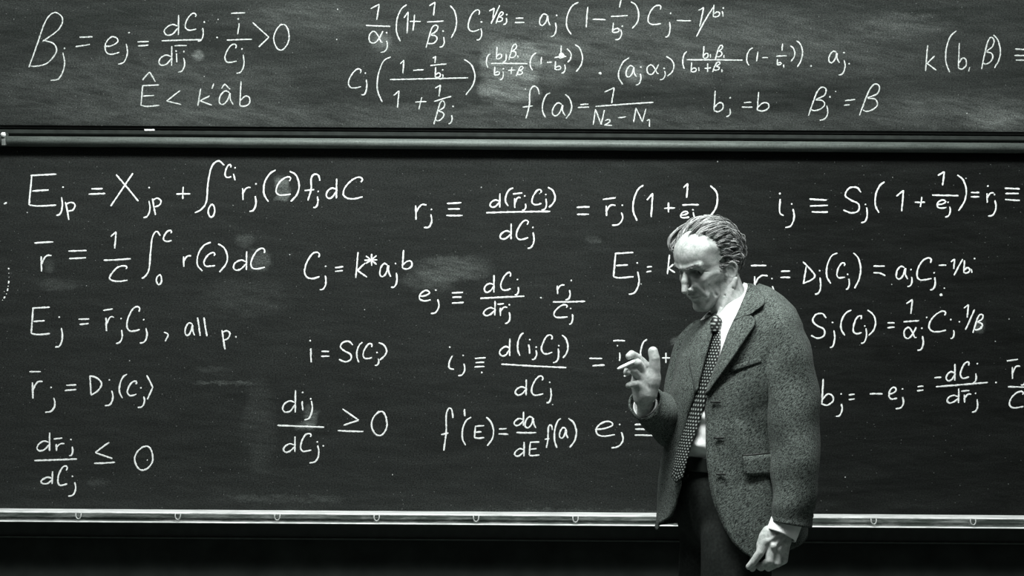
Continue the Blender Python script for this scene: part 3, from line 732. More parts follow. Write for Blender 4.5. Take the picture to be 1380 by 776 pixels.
def hand_left():
    C = f_chain
    def F(P):
        d = f_cone((1051, 676, 92), (1046, 698, 98), 15, 14)(P)
        d = smin(d, f_ell((1034, 716, 102), (20, 18, 12))(P), 8)
        d = smin(d, f_cone((1024, 707, 102), (1016, 722, 106), 10, 8.5)(P), 6)
        g = C([(1019, 712, 106), (1012, 731, 112), (1003, 744, 110), (998, 750, 107)], [7.5, 5.6, 4.9, 4.2])(P)      # index
        for q in (C([(1014, 712, 98), (1009, 730, 99), (1004, 745, 99), (1003, 753, 101)], [8, 6, 5.2, 4.4]),          # thumb
                  C([(1027, 722, 108), (1024, 742, 112), (1014, 751, 104), (1009, 748, 98)], [7.2, 5.9, 5.2, 4.6]),
                  C([(1036, 726, 106), (1034, 745, 109), (1024, 752, 101), (1019, 748, 95)], [7.0, 5.7, 5.1, 4.5]),
                  C([(1045, 727, 101), (1044, 742, 103), (1036, 748, 96), (1031, 745, 91)], [6.4, 5.1, 4.7, 4.1])):
            g = smin(g, q(P), 0.9)
        d = smin(d, g, 3)
        for a in ((1020, 717, 114), (1029, 723, 116), (1038, 727, 113), (1046, 729, 107)):
            d = smin(d, f_ell(a, (3.2, 3.4, 2.0))(P), 3.5)
        for a, b in (((1040, 705, 112), (1022, 716, 114.5)), ((1044, 709, 111), (1031, 722, 115.5)), ((1047, 713, 109), (1039, 725, 113))):
            d = smin(d, f_cone(a, b, .6, .9)(P), 3.5)
        return d
    return F

def neck(P):
    d = f_cone((996, 470, 0), (984, 412, 2), 26, 27)(P)
    d = smin(d, f_cone((984, 412, 2), (970, 372, 3), 26, 24)(P), 6)
    d = smin(d, f_cone((989, 376, 24), (965, 430, 27), 3.5, 4.5)(P), 5)          # the muscle from ear to collar bone
    for a, b in (((974, 398, 27), (992, 408, 26)), ((968, 412, 28), (984, 422, 28)), ((984, 388, 27), (998, 394, 22))):
        d = smax(d, -f_cone(a, b, .8, .5)(P), 2.2)
    return d
def trunk():
    C = f_chain
    def F(P):
        d = neck(P) + 2.5
        d = smin(d, f_ell((998, 500, 0), (58, 75, 62))(P), 18)
        d = smin(d, f_ell((985, 620, 0), (50, 75, 55))(P), 18)
        for pts, rs in (([(1030, 455, 50), (1055, 560, 80), (1051, 680, 92)], [12, 14, 12]), ([(958, 478, -52), (918, 570, -40), (867, 545, 32)], [12, 14, 10]),
                        ([(996, 660, 38), (990, 890, 45), (1000, 1115, 40)], [34, 24, 17]), ([(958, 660, -38), (950, 890, -35), (960, 1115, -45)], [34, 24, 17])):
            d = smin(d, C(pts, rs)(P), 10)
        return d
    return F

mat_skin = NT('weathered_skin', G(0.52, 1.02), 0.5, 0.4)
_o = mat_skin.co()
_n = mat_skin.noise(_o, 60, 6, .75); _p = mat_skin.noise(_o, 320, 3, .7)
mat_skin.color(mat_skin.mix(mat_skin.mr(_n, .34, .62), G(0.26, 1.02), G(0.50, 1.02)))
mat_skin.b.inputs['Subsurface Weight'].default_value = 0.08
mat_skin.b.inputs['Subsurface Radius'].default_value = (.008, .008, .008)
mat_skin.b.inputs['Subsurface Scale'].default_value = 0.5
mat_skin.bump(mat_skin.math('ADD', _p, _n), .22, .002)

pos = MA([(985, 1163, 0)])[0]
man = thing('person', 'man in a grey tweed jacket and dotted tie standing at the chalkboard, right hand raised', 'person', (pos[0], pos[1], 0.0))

allV, allF, n0 = [], [], 0
def take(V, F_):
    global n0
    allV.append(V); allF.append(F_ + n0); n0 += len(V)
V, Fq = surface_net(head_sdf(), (-9.6, -11.5, -10.6), (9.6, 13.6, 14.6), 0.16)
take(MA(head_to(V)), Fq)
V, Fq = surface_net(neck, (930, 345, -40), (1040, 500, 45), 1.6); take(MA(V), Fq)
V, Fq = surface_net(hand_right(), (830, 460, 18), (895, 578, 84), 0.9); take(MA(V), Fq)
V, Fq = surface_net(hand_left(), (988, 655, 74), (1072, 764, 128), 0.9); take(MA(V), Fq)
V, Fq = surface_net(trunk(), (830, 365, -110), (1110, 1140, 130), 4.0); take(MA(V), Fq)
body = mesh_obj('body', np.vstack(allV), np.vstack(allF), mat_skin.m, man)
recalc(body)
print('BODY', len(body.data.vertices))
# eyes (lids half closed, looking down)
for sx in (1, -1):
    c = MA([head_to((3.1 * sx, 6.2, 2.45))])[0]
    r = 1.32 * HS / 500
    b = MB()
    vs, fs = [], []
    fdir = (MA([head_to((3.1 * sx, 9.2, 1.6))])[0] - c); fdir /= np.linalg.norm(fdir)
    q = Vector(fdir).to_track_quat('Z', 'Y')
    N1, N2 = 16, 20
    for i in range(N1 + 1):
        for k in range(N2):
            a, p_ = math.pi * i / N1, 2 * math.pi * k / N2
            v_ = q @ Vector((math.sin(a) * math.cos(p_), math.sin(a) * math.sin(p_), math.cos(a))) * r
            vs.append(tuple(c + np.array(v_)))
    for i in range(N1):
        for k in range(N2): fs.append((i * N2 + k, i * N2 + (k + 1) % N2, (i + 1) * N2 + (k + 1) % N2, (i + 1) * N2 + k))
    eo = mesh_obj('eye', vs, fs, simple('eyeball', .55, .15, .5, namt=.02), man)
    pm = simple('iris', .03, .1, .6); eo.data.materials.append(pm)
    for p_ in eo.data.polygons:
        cc = (np.array(p_.center) - c); 
        if np.dot(cc, fdir) / np.linalg.norm(cc) > .9: p_.material_index = 1
# ---------------------------------------------------------------- clothes: rows of an elliptical figure, yaw 35 degrees to the left
def interp(tab, y):
    tab = np.array(tab, float)
    return [float(np.interp(y, tab[:, 0], tab[:, i])) for i in range(1, tab.shape[1])]
#        y0   cx   cd   a    b   yaw  hunch tilt
JT = [(404, 990, 0, 32, 31, 36, 16, 14),
      (410, 992, 0, 52, 36, 36, 15, 16),
      (418, 996, 0, 68, 44, 36, 13, 13),
      (430, 999, 0, 83, 53, 36, 10, 11),
      (448, 1000, 0, 91, 62, 36, 7, 9),
      (475, 998, 0, 95, 69, 36, 4, 6),
      (520, 992, 0, 98, 73, 36, 0, 4),
      (560, 989, 0, 97, 74, 36, 0, 0),
      (600, 986, 0, 98, 76, 36, 0, 0),
      (650, 984, 0, 103, 80, 36, 0, 0),
      (700, 983, 0, 108, 84, 36, 0, 0),
      (740, 983, 0, 110, 86, 36, 0, 0)]
def jpt(y0, th, grow=0.0, tab=JT):
    cx, cd, a, b, yaw, hm, tk = interp(tab, y0)
    yw = math.radians(yaw); a += grow; b += grow
    c, s = math.cos(th), math.sin(th)
    e = 2 / 2.3
    cc, ss = math.copysign(abs(c) ** e, c), math.copysign(abs(s) ** e, s)
    x = cx - b * cc * math.cos(yw) + a * ss * math.sin(yw)
    d = cd + b * cc * math.sin(yw) + a * ss * math.cos(yw)
    return np.array((x, y0 + hm * c - tk * s, d))
def solve_theta(y0, xe, lo=-1.3, hi=1.9, grow=0.0, tab=JT):
    """angle at which the row meets the image column xe on its front side"""
    ths = np.linspace(lo, hi, 400)
    xs = np.array([jpt(y0, t, grow, tab)[0] for t in ths])
    k0 = xs.argmin(); k = k0 + np.abs(xs[k0:] - xe).argmin()
    return ths[k]
rnd = np.random.RandomState(5)
def folds(y, th):
    """soft drape of the cloth"""
    f = 1.6 * math.sin(th * 5 + y * .030) * np.interp(y, [420, 520, 740], [0.1, .5, 1.0])
    f += 1.3 * math.sin(th * 9 - y * .055 + 1.2) * np.interp(y, [430, 560, 740], [0, .5, .8])
    f += 1.2 * math.exp(-((y - 540 - 30 * th) / 14) ** 2) * math.cos(th * 3)
    f -= 1.1 * math.exp(-((y - 575 + 25 * th) / 12) ** 2)
    return f

def sheet(name, rows, mat, parent, thick=0.0, uv=None, smooth=True, closed=False):
    """rows: list of equally long point lists in the modelling frame"""
    R_, Cn = len(rows), len(rows[0])
    V = MA(np.array(rows).reshape(-1, 3))
    F_ = []
    for i in range(R_ - 1):
        for k in range(Cn - (0 if closed else 1)):
            k2 = (k + 1) % Cn
            F_.append((i * Cn + k, i * Cn + k2, (i + 1) * Cn + k2, (i + 1) * Cn + k))
    uvs = None
    if uv:
        uvs = [(uv[0] * k / (Cn - 1), uv[1] * i / (R_ - 1)) for i in range(R_) for k in range(Cn)]
    o = mesh_obj(name, V, F_, mat, parent, smooth, uvs)
    recalc(o)
    if thick:
        m = o.modifiers.new('cloth_thickness', 'SOLIDIFY'); m.thickness = thick / 500; m.offset = 0
    return o

def patch(ctrl, nu=10, nv=10):
    """smooth surface through a grid of control points"""
    ctrl = [catmull(r, nu) for r in ctrl]
    cols = [catmull([r[k] for r in ctrl], nv) for k in range(len(ctrl[0]))]
    return [[cols[k][i] for k in range(len(cols))] for i in range(len(cols[0]))]

# tweed
def tweed(name, lo, hi, lift=0.0):
    t = NT(name, G((lo + hi) / 2), 0.95, 0.05)
    o = t.co()
    a = t.noise(t.co(scale=(1, 1, 1)), 560, 2, .75)
    b = t.noise(t.co(scale=(.45, 1.3, 2.2), rot=(0, math.radians(40), 0)), 290, 2, .6)     # slanting twill line
    c = t.noise(o, 16, 3, .6)
    s = t.math('ADD', t.math('MULTIPLY', a, 0.45), t.math('MULTIPLY', b, 0.55))
    s = t.mr(s, .42, .60)
    s = t.math('MULTIPLY', s, t.mr(c, .3, .7, .78, 1.1))
    t.color(t.mix(s, G(lo), G(hi)))
    t.bump(t.math('ADD', a, b), .5, .0012)
    t.b.inputs['Sheen Weight'].default_value = 0.04
    return t.m
mat_tweed = tweed('grey_tweed', .003, .165)
mat_lining = simple('dark_lining', .012, .5, .2)
mat_shirt = simple('white_shirt_cotton', .80, .8, .2, nscale=60, namt=.05, bump=.2)
mat_dark = simple('dark_button', .02, .3, .5)
mat_trouser = simple('charcoal_trousers', .016, .85, .15, nscale=120, namt=.35, bump=.4)
mat_belt = simple('black_leather', .010, .35, .4)

# --- jacket body
def left_edge(y): return float(np.interp(y, [404, 420, 448, 470, 500, 525, 545, 600, 640, 665, 685, 702, 718, 730, 740],
                                            [1003, 990, 975, 966, 955, 946, 945, 946, 949, 953, 960, 967, 977, 988, 1004]))
def right_edge(y): return float(np.interp(y, [404, 420, 440, 460, 500, 520, 560, 600, 620, 650, 680, 700, 722, 730],
                                            [968, 963, 957, 951, 941, 936, 924, 913, 913, 915, 908, 900, 889, 888]))
YS = list(np.linspace(404, 440, 16)) + list(np.linspace(444, 740, 70))
jrows = []
for y0 in YS:
    tl = solve_theta(y0, left_edge(y0))
    yr = min(y0, 724)
    tr = solve_theta(yr, right_edge(yr), -1.0, 1.5)
    tr = min(tr, tl - .02)
    # right panel hem rises towards its corner
    row = []
    N = 96
    for k in range(N + 1):
        th = tl + (2 * math.pi - tl + tr) * k / N
        p = jpt(y0, th)
        t2 = (th + math.pi) % (2 * math.pi) - math.pi
        g = folds(y0, t2)
        if abs(t2) < .5: g *= .5
        q = jpt(y0, th, g)
        if y0 > 690:                                   # hem: back and far side end higher than the near front corner
            hem = 740 - 26 * (1 - math.exp(-((th - tl) / .9) ** 2))
            q[1] = 690 + (y0 - 690) * (hem - 690) / 50
        row.append(q)
    jrows.append(row)
jk = sheet('jacket', jrows, mat_tweed, man, 2.4)
jk['label'] = 'open grey tweed jacket'

# --- lapels (fold line -> outer edge), lying just proud of the chest
def strip_patch(inner, outer, lift_i, lift_o, n=40, m=10):
    inner, outer = catmull(inner, 12), catmull(outer, 12)
    rs = []
    for i in range(n + 1):
        t = i / n
        a = inner[min(len(inner) - 1, int(round(t * (len(inner) - 1))))]
        b = outer[min(len(outer) - 1, int(round(t * (len(outer) - 1))))]
        rs.append([a * (1 - s) + b * s + np.array((0, 0, lift_i * (1 - s) + lift_o * s + 2.2 * math.sin(math.pi * s))) for s in np.linspace(0, 1, m + 1)])
    return rs
def on_jacket(x, y, lift=0.0):
    """the near-side jacket surface at an image position"""
    best, bp = 1e9, None
    for y0 in np.linspace(max(404, y - 25), min(740, y + 32), 30):
        for th in np.linspace(-.9, 2.6, 90):
            q = jpt(y0, th)
            e = (q[0] - x) ** 2 + (q[1] - y) ** 2
            if e < best: best, bp = e, q
    return np.array((x, y, bp[2] + lift))
OJ = on_jacket
inner = [OJ(984, 429, 2), OJ(975, 447, 2), OJ(968, 466, 3), OJ(959, 492, 4), OJ(946, 527, 2)]
outer = [OJ(1004, 424, 4), OJ(1009, 433, 5), OJ(994, 456, 7), OJ(973, 488, 8), OJ(948, 526, 3)]
lp = sheet('lapel', strip_patch(inner, outer, 1.5, 3.5), mat_tweed, man, 2.2)
ci = [OJ(1004, 382, 0) + (0, 0, 4), np.array((1003, 390, 34.)), np.array((993, 412, 48.)), OJ(983, 431, 3)]
co = [OJ(1013, 384, 2), np.array((1023, 396, 40.)), OJ(1021, 409, 6), OJ(1005, 422, 4)]
sheet('collar', strip_patch(ci, co, 3, 3.5), mat_tweed, man, 2.2)
ri = [np.array((958, 427, 16.)), np.array((956, 438, 26.)), np.array((953, 452, 34.)), np.array((944, 488, 46.)), np.array((936, 522, 48.))]
ro = [np.array((945, 434, -16.)), np.array((935, 445, -6.)), np.array((930, 462, 2.)), np.array((928, 492, 24.)), np.array((934, 526, 44.))]
sheet('lapel', strip_patch(ri, ro, 2, 3), mat_tweed, man, 2.2)

# --- pocket flap, breast welt, buttonholes, buttons
def decal(name, xy, w_rows, mat, lift, thick):
    rows = [[OJ(x, y, lift) for x, y in r] for r in w_rows]
    return sheet(name, rows, mat, man, thick)
def quad(p0, p1, p2, p3, nu=8, nv=4):
    """grid between corners: p0-p1 top edge, p3-p2 bottom edge"""
    p0, p1, p2, p3 = map(np.array, (p0, p1, p2, p3))
    return [[tuple((p0 * (1 - u) + p1 * u) * (1 - v) + (p3 * (1 - u) + p2 * u) * v) for u in np.linspace(0, 1, nu)] for v in np.linspace(0, 1, nv)]
fl_rows = quad((990.5, 607.5), (1033, 604), (1033, 632), (993, 632.5), 10, 6)
fl_rows[-1] = [(x, y - (3.5 if i in (0, ) else 0) - (1 if i == 1 else 0)) for i, (x, y) in enumerate(fl_rows[-1])]
decal('pocket_flap', None, fl_rows, mat_tweed, 4.2, 2.0)
decal('pocket_opening', None, quad((990, 605.5), (1034, 601.5), (1034, 604.5), (990, 608), 10, 3), mat_lining, 2.2, 1.5)
decal('breast_welt', None, quad((977, 491), (1014, 478.5), (1016, 485), (978, 497.5), 10, 4), mat_tweed, 2.2, 1.4)
0 and decal('breast_welt_seam', None, quad((978, 498), (1016, 485.5), (1016, 487), (978, 499.5), 10, 3), mat_lining, 2.0, .8)
for (x, y) in ((951, 538), (955, 584.5), (957, 631.5)):
    decal('buttonhole', None, quad((x, y - 1.1), (x + 12, y - 1.7), (x + 12, y + 1.1), (x, y + 1.4), 6, 3), mat_lining, 4.6, 1.2)

# --- sleeves
def tube_rows(path, rad, n=36, rough=1.0, seed=1, sub=10, squash=1.0):
    P = catmull(path, sub); t_ = np.linspace(0, 1, len(P)); r = np.interp(t_, np.linspace(0, 1, len(rad)), rad)
    T = np.gradient(P, axis=0); T /= np.linalg.norm(T, axis=1)[:, None]
    a = np.cross(T[0], (0.2, 0.1, 1.0)); a /= np.linalg.norm(a)
    rows = []
    rs_ = np.random.RandomState(seed); ph = rs_.uniform(0, 6.28, 6)
    for i in range(len(P)):
        a = a - T[i] * np.dot(a, T[i]); a /= np.linalg.norm(a); b = np.cross(T[i], a)
        row = []
        for k in range(n):
            q = 2 * math.pi * k / n
            y = i / len(P)
            w = 1.2 * math.sin(2 * q + y * 9 + ph[0]) + 1.1 * math.sin(q * 3 - y * 17 + ph[1]) + 0.8 * math.sin(q + y * 38 + ph[2])
            w += 1.3 * math.exp(-((y - .5 + .05 * math.sin(q)) / .05) ** 2) * math.sin(q * 2 + ph[3])
            rr = r[i] + rough * w * min(1, y * 5)
            row.append(P[i] + rr * (math.cos(q) * a * squash + math.sin(q) * b))
        rows.append(row)
    return rows
def sleeve(name, path, rad, seed, rough=1.35, cap=None):
    rows = tube_rows(path, rad, 40, rough, seed, 12)
    return sheet(name, rows, mat_tweed, man, 2.4, closed=True)
sl = sleeve('sleeve', [(1034, 414, 46), (1043, 428, 60), (1051, 462, 71), (1055, 503, 77), (1057, 560, 84), (1060, 620, 92), (1057, 665, 97), (1052, 696, 99)],
            [5, 21, 30, 32.5, 33, 32, 28, 26.5], 3)
sr = sleeve('sleeve', [(962, 446, -40), (952, 452, -60), (938, 490, -62), (925, 545, -52), (912, 572, -32), (892, 558, -2), (873, 546, 24), (866, 541, 33)],
            [6, 22, 28, 30, 31, 28, 24, 23], 9)
def ring_of(path, rad, n=30): return tube_rows(path, rad, n, 0.0, 1, 5)
sheet('shirt_cuff', ring_of([(1052, 680, 97), (1044, 701, 101), (1040, 710, 103)], [20, 20, 20]), mat_shirt, man, 1.6, closed=True)
sheet('shirt_cuff', ring_of([(880, 551, 15), (870, 545, 27), (867, 543, 31)], [17, 17, 17]), mat_shirt, man, 1.6, closed=True)
for k in range(3):
    b = MB(); c = np.array((1071 - k * 1.5, 668 + k * 10.0, 92.)); 
    c = np.array((1082.5 - k * 2.0, 662 + k * 11.0, 104.))
    pts = MA([c, c + (1.6, 0, 1.6)])
    b.tube(pts, [.0085, .0075], 12).build('cuff_button', mat_dark, man, True)

# --- shirt front, collar
ST = [(404, 988, 0, 30, 29, 36, 14, 6), (425, 992, 0, 58, 38, 36, 8, 6), (460, 994, 0, 82, 54, 36, 2, 2), (520, 988, 0, 86, 62, 36, 0, 0), (545, 986, 0, 82, 65, 36, 0, 0), (600, 982, 0, 80, 66, 36, 0, 0), (612, 981, 0, 80, 65, 36, 0, 0), (640, 981, 0, 84, 62, 36, 0, 0)]
srows = []
for y0 in np.linspace(411, 622, 80):
    row = []
    for k in range(97):
        th = -math.pi + 2 * math.pi * k / 96
        g = 7.0 * math.exp(-((th - .16) / .13) ** 2) * np.interp(y0, [535, 552, 596, 607], [0, 1, 1, 0]) + 1.4 * math.sin(y0 * .16 + th * 3.0) * np.interp(y0, [500, 560], [0, 1]) + .9 * math.sin(y0 * .31 - th * 7) * np.interp(y0, [500, 560], [0.1, 1])
        row.append(jpt(y0, th, g, ST))
    srows.append(row)
sheet('shirt', srows, mat_shirt, man, 1.5)
cl = patch([[(1004, 381, -18), (997, 388, 8), (985, 401, 25), (970, 420, 31), (961, 431, 26)],
            [(1010, 384, -16), (1005, 396, 16), (992, 412, 34), (975, 428, 38), (963, 436, 30)],
            [(1014, 392, -14), (1010, 408, 20), (1000, 424, 38), (986, 440, 44), (975, 449, 44)]], 8, 6)
c_ = sheet('shirt_collar', cl, mat_shirt, man, 1.8); c_['label'] = 'white shirt collar'
cl = None and patch([[(961, 431, 26), (950, 428, 10), (946, 420, -12)], [(958, 436, 28), (948, 434, 10), (944, 426, -14)], [(955, 446, 27), (945, 441, 8), (942, 434, -14)]], 6, 5)

# --- tie
t = NT('dotted_tie_silk', G(.012), .45, .35)
uvn = t.n.new('ShaderNodeUVMap') if False else None
U = t.xyz(t.tc.outputs['UV'])
u = t.math('MULTIPLY', U[0], 1.0); v = t.math('MULTIPLY', U[1], 1.0)
row_i = t.math('FLOOR', v)
uu = t.math('FRACT', t.math('ADD', u, t.math('MULTIPLY', t.math('MODULO', row_i, 2.0), 0.5)))
vv = t.math('FRACT', v)
dx = t.math('SUBTRACT', uu, .5); dy = t.math('SUBTRACT', vv, .5)
dd = t.math('SQRT', t.math('ADD', t.math('MULTIPLY', dx, dx), t.math('MULTIPLY', t.math('MULTIPLY', dy, dy), 1.0)))
t.color(t.mix(t.mr(dd, .18, .33, 1.0, 0.0), G(.008), G(.30)))
mat_tie = t.m
tc_ = catmull([(962, 440, 34), (959, 462, 42), (952, 490, 50), (943.5, 520, 52), (932, 560, 50), (921, 590, 50), (914, 616, 50), (909, 638, 50)], 8)
wl = np.array((math.sin(math.radians(30)), 0, math.cos(math.radians(30))))
rows = []
nT = len(tc_)
for i, c in enumerate(tc_):
    tt = i / (nT - 1)
    wd = np.interp(tt, [0, .15, .5, .85, 1.0], [9, 14, 13.5, 14, 13])
    row = []
    for k in range(13):
        s = (k / 12) * 2 - 1
        p = c + wl * (wd * s) + np.array((-.8, 0, .57)) * (2.0 * (1 - s * s))
        if i >= nT - 6: p = p + np.array((0, 1.0, 0)) * (10 * (1 - abs(s))) * ((i - nT + 6) / 6)
        row.append(p)
    rows.append(row)
tie = sheet('tie', rows, mat_tie, man, 1.6, uv=(5, 50)); tie['label'] = 'black tie with white dots'
kn = MB(); kp = MA([(963, 429, 29), (962, 434, 35), (961, 441, 38), (960.5, 447, 40)])
kn.tube(catmull(kp, 4), np.interp(np.linspace(0, 1, 13), [0, .3, 1], [.012, .0165, .0115]), 16)
ko = kn.build('tie_knot', mat_tie, man, True)
uvl = ko.data.uv_layers.new(name='UVMap')
for lp_ in ko.data.loops:
    co_ = ko.data.vertices[lp_.vertex_index].co; uvl.data[lp_.index].uv = ((co_.x + co_.y * .7) * 75, co_.z * 110)

# --- trousers, belt, shoes
HT = [(606, 981, 0, 84, 62, 36, 0, 0), (640, 980, 0, 88, 64, 36, 0, 0), (700, 980, 0, 92, 66, 36, 0, 0), (740, 980, 0, 92, 66, 36, 0, 0)]
rows = [[jpt(y0, -math.pi + 2 * math.pi * k / 64, 0, HT) for k in range(64)] for y0 in np.linspace(612, 742, 24)]
tr_ = None
def slacks(P):
    R36 = np.array(Matrix.Rotation(math.radians(-36), 3, 'Y'))
    yw = math.radians(36); f_ = np.array((-math.cos(yw), 0, math.sin(yw))); l_ = np.array((math.sin(yw), 0, math.cos(yw)))
    B_ = np.stack([f_, (0, 1, 0), l_], 1)
    d = f_ell((981, 662, 0), (67, 92, 92), B_)(P)
    for pts, rad in (([(996, 668, 38), (989, 720, 46), (986, 800, 50), (988, 900, 50), (993, 1020, 46), (997, 1138, 42)], [40, 48, 46, 38, 33, 29]),
                     ([(964, 668, -30), (963, 720, -32), (960, 800, -34), (954, 900, -38), (958, 1020, -44), (963, 1138, -46)], [40, 45, 43, 37, 33, 29])):
        d = smin(d, f_chain(pts, rad)(P), 7)
    d = smax(d, 615 - P[..., 1], 1.5)
    d = d + .9 * np.sin(P[..., 1] * .09 + P[..., 2] * .05) * np.sin(P[..., 0] * .11)
    # pressed crease down each leg
    return d
V, Fq = surface_net(slacks, (880, 605, -110), (1090, 1175, 120), 3.2)
recalc(mesh_obj('trousers', MA(V), Fq, mat_trouser, man))
for pts, rad, sd in () and (([(993, 668, 34), (984, 720, 44), (984, 800, 50), (986, 900, 50), (992, 1020, 46), (996, 1135, 42)], [46, 50, 45, 37, 32, 28], 4),
                     ([(966, 668, -28), (958, 720, -30), (955, 800, -34), (950, 900, -38), (956, 1020, -44), (962, 1135, -46)], [44, 46, 42, 36, 32, 28], 6)):
    sheet('trouser_leg', tube_rows(pts, rad, 40, 1.3, sd, 9), mat_trouser, man, 2.0, closed=True)
rows = [[jpt(y0, -math.pi + 2 * math.pi * k / 64, 2.5, HT) for k in range(64)] for y0 in (612.5, 614, 622, 630, 631.5)]
sheet('belt', rows, mat_belt, man, 2.4, closed=True)
floor_y = 388 + 1.55 * 500
for (x, d) in ((990, 46), (956, -42)):
    def shoe(P, x=x, d=d):
        f = np.array((-.86, 0, .5)); o0 = np.array((x, floor_y - 16., d))
        q = f_cone(o0 - f * 12, o0 + f * 10, 17, 19)(P)
        q = smin(q, f_cone(o0 + f * 10 + (0, 4, 0), o0 + f * 66 + (0, 5, 0), 18, 13)(P), 14)
        q = smin(q, f_cone(o0 + (4, -4, 0), o0 + (4, -30, 0), 20, 17)(P), 8)
        return smax(q, P[..., 1] - (floor_y - 1.0), 2)
    V, Fq = surface_net(shoe, (x - 95, floor_y - 66, d - 40), (x + 45, floor_y + 6, d + 75), 3.0)
    recalc(mesh_obj('shoe', MA(V), Fq, mat_belt, man))

# --- chalk in the raised hand
p = MA(catmull([(828.5, 494.3, 84), (837, 490.5, 80), (851, 484.5, 72)], 3))
ch = MB().tube(p, [.0028, .0042, .0046, .0048, .0048, .0048, .0046], 10).build('chalk_stick', simple('chalk_body', .85, .9, .05), None, True)
ch['label'] = 'short white chalk stick held between the fingers of the raised hand'; ch['category'] = 'chalk'

# --- hair
mh = NT('grey_hair', G(.2), .42, .5)
_o = mh.co()
_i = mh.n.new('ShaderNodeNewGeometry')
_r = mh.mr(_i.outputs['Random Per Island'], 0, 1, 0, 1)
_n = mh.noise(_o, 26, 3, .6)
mh.color(mh.mix(mh.math('MULTIPLY', _r, mh.mr(_n, .35, .65, .25, 1.0)), G(.022), G(.8)))
R = random.Random(3)
SK_C, SK_R = np.array((0, -0.7, 5.2)), np.array((7.55, 9.9, 8.9))
def hair_density(p):
    """1 where hair grows; p on the skull in head centimetres"""
    x, y, z = p
    front_side = 3.2 - .25 * (z - 2)                    # temple hairline of the near side
    if z < -3.5 or (z < 1.0 and y > -1.0) : 
        return 1.0 if (abs(x) > 5 and -2.6 < z < 3.5 and 0.2 < y < 1.9) else 0.0
    if y < front_side and z < 9: return 1.0 if y < 2.6 or z > 3 else .8
    if z >= 9 and y < 2.2 + (z - 9) * .5: return .9
    if z >= 11.6 and y < 6.0: return .42
    if x < -2.2 and z > 7.5 and y < 7.5: return .9
    return 0.0
hb = MB()
def skull_dir(p):
    nrm = (p - SK_C) / SK_R ** 2; nrm /= np.linalg.norm(nrm)
    dirv = np.array((.30 if p[0] > -2 else -.1, -1.0, .05)) if p[2] > 9 else np.array((0., -1.0, -.35))
    if p[1] < -4: dirv = np.array((0, -.35, -1.0))
    dirv = dirv - nrm * np.dot(dirv, nrm)
    return nrm, dirv / np.linalg.norm(dirv)
def lock(root, L, lift, curl, ph, fr, n=9):
    """guide curve of a lock: follows the skull, lifts off it and waves"""
    q = root.copy(); pts = []
    for i in range(n):
        s = i / (n - 1)
        nrm, dv = skull_dir(q); tan = np.cross(nrm, dv)
        h = lift * math.sin(min(1, s * 1.8 + .1) * math.pi / 2) * (1 - .35 * s)
        pts.append(q + nrm * (h + curl * .45 * math.cos(ph + fr * s)) + tan * curl * .55 * math.sin(ph + fr * s))
        q = q + dv * L / (n - 1)
        q = SK_C + (q - SK_C) / np.sqrt((((q - SK_C) / SK_R) ** 2).sum())
    return np.array(pts)
nl = 0; tries = 0
while nl < 400 and tries < 30000:
    tries += 1
    v = np.array([R.gauss(0, 1) for _ in range(3)]); v /= np.linalg.norm(v)
    p = SK_C + SK_R * v
    if R.random() > hair_density(p): continue
    nl += 1
    top = p[2] > 9.5
    if p[2] < 2 and p[1] > -1: L, lift, curl, wd, m = R.uniform(.7, 1.3), .25, .15, .35, 12
    elif top: L, lift, curl, wd, m = R.uniform(4.5, 7.0), R.uniform(.5, 1.3), .15, .55, 12
    elif p[1] < -1: L, lift, curl, wd, m = R.uniform(2.2, 3.8), R.uniform(.5, 1.7), R.uniform(.4, .8), .42, 12
    else: L, lift, curl, wd, m = R.uniform(2.5, 4.5), R.uniform(.3, 1.0), R.uniform(.15, .45), .42, 12
    g = lock(p, L, lift, curl, R.uniform(0, 6.28), R.uniform(2.5, 5.0))
    for _ in range(m):
        o1 = np.array([R.gauss(0, wd) for _ in range(3)]); o2 = o1 * .35 + np.array([R.gauss(0, .16) for _ in range(3)])
        w_ = np.linspace(0, 1, len(g))[:, None]
        hb.tube(MA(head_to(g + o1 * (1 - w_) * .9 + o2 * w_)), np.interp(w_[:, 0], [0, .5, 1], [.0009, .0012, .0004]), 3, False)
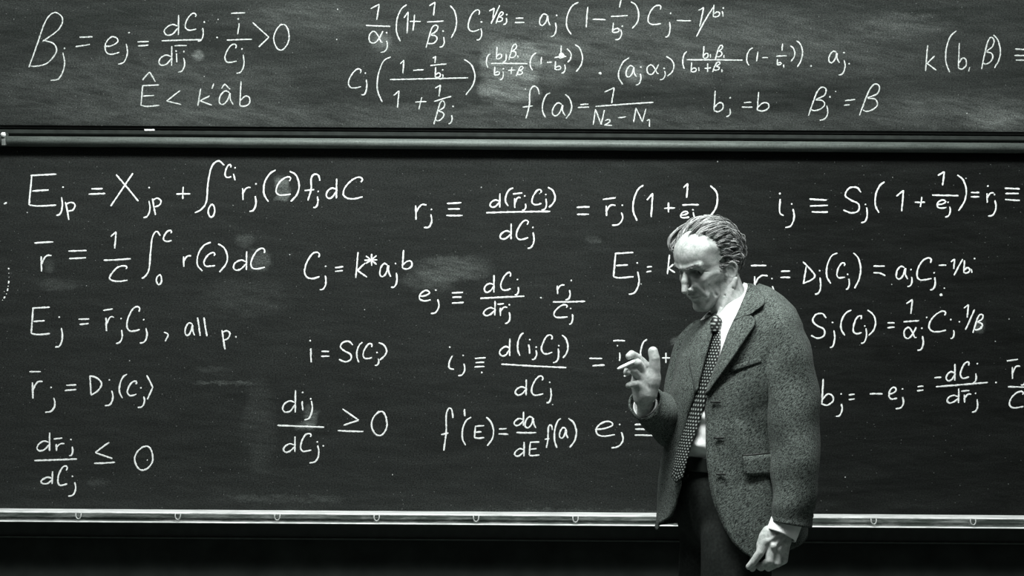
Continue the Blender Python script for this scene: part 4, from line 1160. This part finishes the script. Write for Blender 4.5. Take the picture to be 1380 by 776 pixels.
# the long front hair combed over from his right temple
for _ in range(330):
    a_, b_, c_ = R.gauss(0, 1), R.random() ** 1.3, R.gauss(0, 1)
    base = np.array([(911, 337, -22), (903, 331, -24), (903.5, 319, -25), (915, 306.5, -24), (932, 297.5, -21), (951, 293.5, -14), (972, 298, -8), (990, 311, -6)], float)
    off = np.array((.35, 1.0, .25)) * (15 * b_)
    fade = np.array([.35, .55, .85, 1, 1, .95, .8, .7])[:, None]
    pts = base + off * fade + np.stack([np.full(8, .5 * a_), .5 * np.sin(np.arange(8) * .9 + a_), np.full(8, c_ * 5.0)], 1)
    k0 = R.choice((0, 0, 1, 2, 3)); k1 = R.choice((6, 7, 8))
    hb.tube(MA(catmull(pts[k0:k1], 3)), .0010, 3, False)
# eyebrows
for _ in range(420):
    sx = R.choice((-1, 1)); s = R.random()
    p = np.array((sx * (1.2 + 3.6 * s), 10.15 - 2.0 * s ** 1.5, 4.1 + .5 * math.sin(s * 2.4) + R.uniform(-.45, .35)))
    pts = [p, p + (sx * .4, .12, .12), p + (sx * .8, -.05, .05)]
    hb.tube(MA(head_to(np.array(pts))), [.0012, .0010, .0003], 3, False)
ho = mesh_obj('hair', hb.v, hb.f, mh.m, man); ho['label'] = 'wavy grey hair swept back from a high forehead'
# skull cap of short hair under the strands
def cap(P):
    d = f_ell(SK_C, SK_R + .15)(P)
    x, y, z = P[..., 0], P[..., 1], P[..., 2]
    fr = y - (2.4 - .22 * (z - 2)) + 0.5 * np.sin(z * 3.1)
    near = smax(fr, z - 10.5, 1.0)
    top = smax(9.6 - z, y - (1.8 + (z - 9) * .5), .6)
    reg = np.minimum(fr, top)
    reg = np.minimum(reg, smax(smax(x + 2.4, 8.2 - z, .5), y - 6.5, .5))
    low = (-2.8 + .0 * x) - z
    low2 = smax(1.8 - z, y + 1.6, .1) * 0 + np.where(y > -1.6, 2.4 - z, -3.2 - z)
    d = smax(d, reg, .5); d = smax(d, low2, .8)
    d = d + .16 * np.sin(x * 2.1 + z) * np.sin(y * 1.9 - z * 1.3) + .1 * np.sin(z * 4 + y * 3)
    return d
V, Fq = surface_net(cap, (-9, -12, -5), (9, 10, 15.5), .22)
mc = NT('short_grey_hair', G(.1), .7, .2); _n = mc.noise(mc.co(scale=(1, 1, 1)), 120, 3, .7); mc.color(mc.mix(mc.mr(_n, .35, .65), G(.03), G(.2))); mc.bump(_n, .8, .003)
recalc(mesh_obj('hair_roots', MA(head_to(V)), Fq, mc.m, man))
adopt(man)
